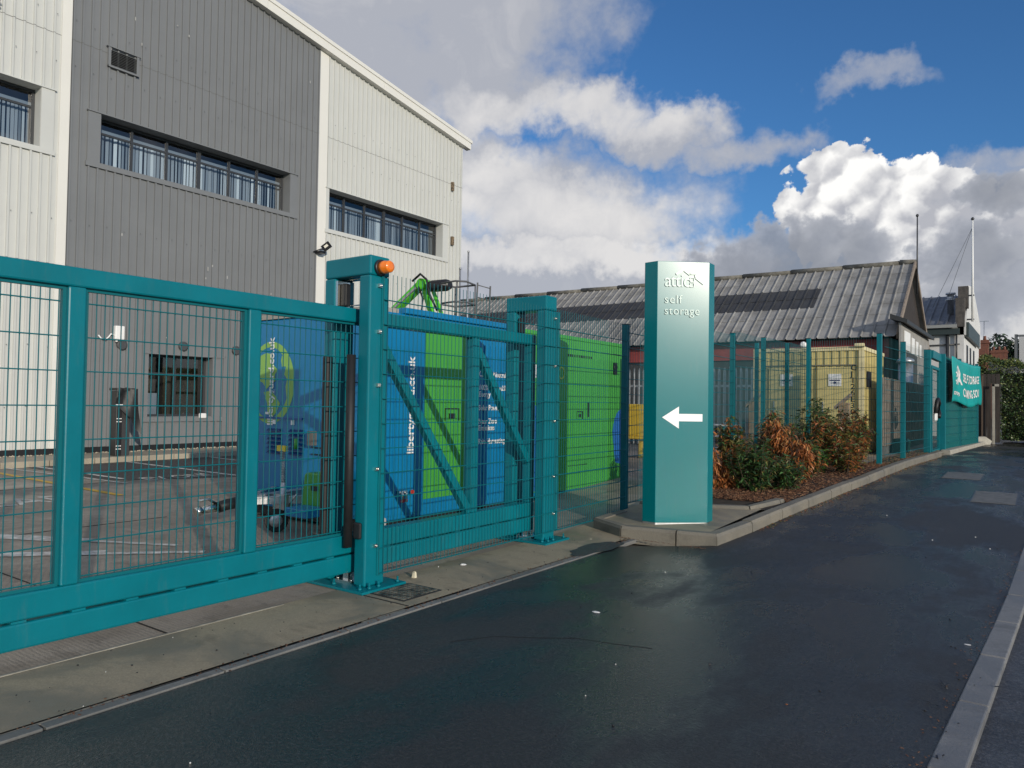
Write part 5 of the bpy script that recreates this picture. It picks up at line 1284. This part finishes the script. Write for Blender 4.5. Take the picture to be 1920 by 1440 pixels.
# asphalt spill over the apron end
mb = MB(); pts = []
for i in range(26):
    a = 2*PI*i/26; rr = 1+random.uniform(-.18, .18); pts.append((-3.75+.16*rr*math.cos(a), 6.75+.45*rr*math.sin(a), .0095))
mb.add(pts, [tuple(range(26))]); struct(mb.build('tarmac_patch', BAYM))
mb = MB()
P = [(-3.0, 3.55), (-2.85, 3.8), (-2.62, 3.95), (-2.42, 4.1), (-2.15, 4.16), (-1.95, 4.22)]
for (a, b), (c_, d_) in zip(P, P[1:]): line(mb, (a, b), (c_, d_), random.uniform(.008, .014), .0012)
struct(mb.build('pavement_crack', DARKJ))
def gp_(px, py, z=0):
    d = pxdir(px, py); t = (z-1.5)/d.z; return d.x*t, d.y*t
def litter(name, px, py, z, sz, m, lab, cat='litter', h=.5, group=None):
    x, y = gp_(px, py, z); mb = MB(); R2 = random.Random(px)
    n = 9; ring = [(sz[0]*math.cos(2*PI*i/n)*R2.uniform(.75, 1.1), sz[1]*math.sin(2*PI*i/n)*R2.uniform(.75, 1.1)) for i in range(n)]
    vs = [(x+a, y+b, z+.001) for a, b in ring]+[(x+a*.7, y+b*.7, z+sz[2]*R2.uniform(.5, 1)) for a, b in ring]+[(x, y, z+sz[2])]
    fs = [(i, (i+1) % n, (i+1) % n+n, i+n) for i in range(n)]+[(i+n, (i+1) % n+n, 2*n) for i in range(n)]
    mb.add(vs, fs); return tag(mb.build(name, m, loc=(x, y, z)), lab, cat, group)
CREAMP = mat('crumpled_paper', (.62, .57, .42), .8); PAPER = mat('paper_white', (.72, .71, .68), .7)
litter('crumpled_paper', 777, 1083, .005, (.025, .025, .055), CREAMP, 'cream crumpled paper on the concrete near the drain cover')
litter('bottle_lid', 869, 1059, .005, (.03, .035, .012), PAPER, 'small white oval lid on the concrete below the mesh panel')
litter('wrapper', 1118, 1148, 0, (.035, .02, .006), PAPER, 'white wrapper lying alone on the dark footway')
litter('paper_strip', 1814, 1209, 0, (.02, .012, .004), PAPER, 'thin white paper strip near the road kerb')
litter('paper_scrap', 1108, 1011, .1, (.012, .012, .004), CREAMP, 'tiny pale scrap at the end of the concrete apron')
litter('stone', 1331, 1246, 0, (.008, .012, .012), BLKP, 'little dark stone in the middle of the footway')
litter('fallen_leaf', 1759, 881, .33, (.06, .05, .01), LEAF['rust'], 'orange fallen leaf on the far footway')
litter('fallen_leaf', 1475, 1321, 0, (.008, .008, .004), LEAF['brown'], 'small brown fallen leaf on the near footway')
mb = MB(); R3 = random.Random(3)
for i in range(150):
    y = R3.uniform(1.5, 14); x = R3.uniform(-3.5, rk(y)); s = R3.choice([.0025, .004, .004, .007]); z = zr(x, y)
    mb.lathe((x, y, z), (0, 0, 1), [(s, 0), (s*.8, s*.9)], 5, m=R3.choice([0]*11+[1]))
for i in range(40):
    y = R3.uniform(2.5, 5); x = rk(y)+R3.gauss(0, .05); s = R3.uniform(.003, .012); z = .007; an = R3.uniform(0, 6)
    mb.beam((x, y, z), (x+s*2*math.cos(an), y+s*2*math.sin(an), z+.003), s*.7, .003, m=0)
for i in range(60):
    y = R3.uniform(1.5, 7.3); x = R3.uniform(-4.45, -3.75); s = R3.choice([.003, .004, .006]); mb.lathe((x, y, .004), (0, 0, 1), [(s, 0), (s*.8, s*.9)], 5, m=R3.choice([0]*9+[1]))
tag(mb.build('grit', [BLKP, PAPER]), 'scattered grit and crumbs on the footway', 'grit', kind='stuff')
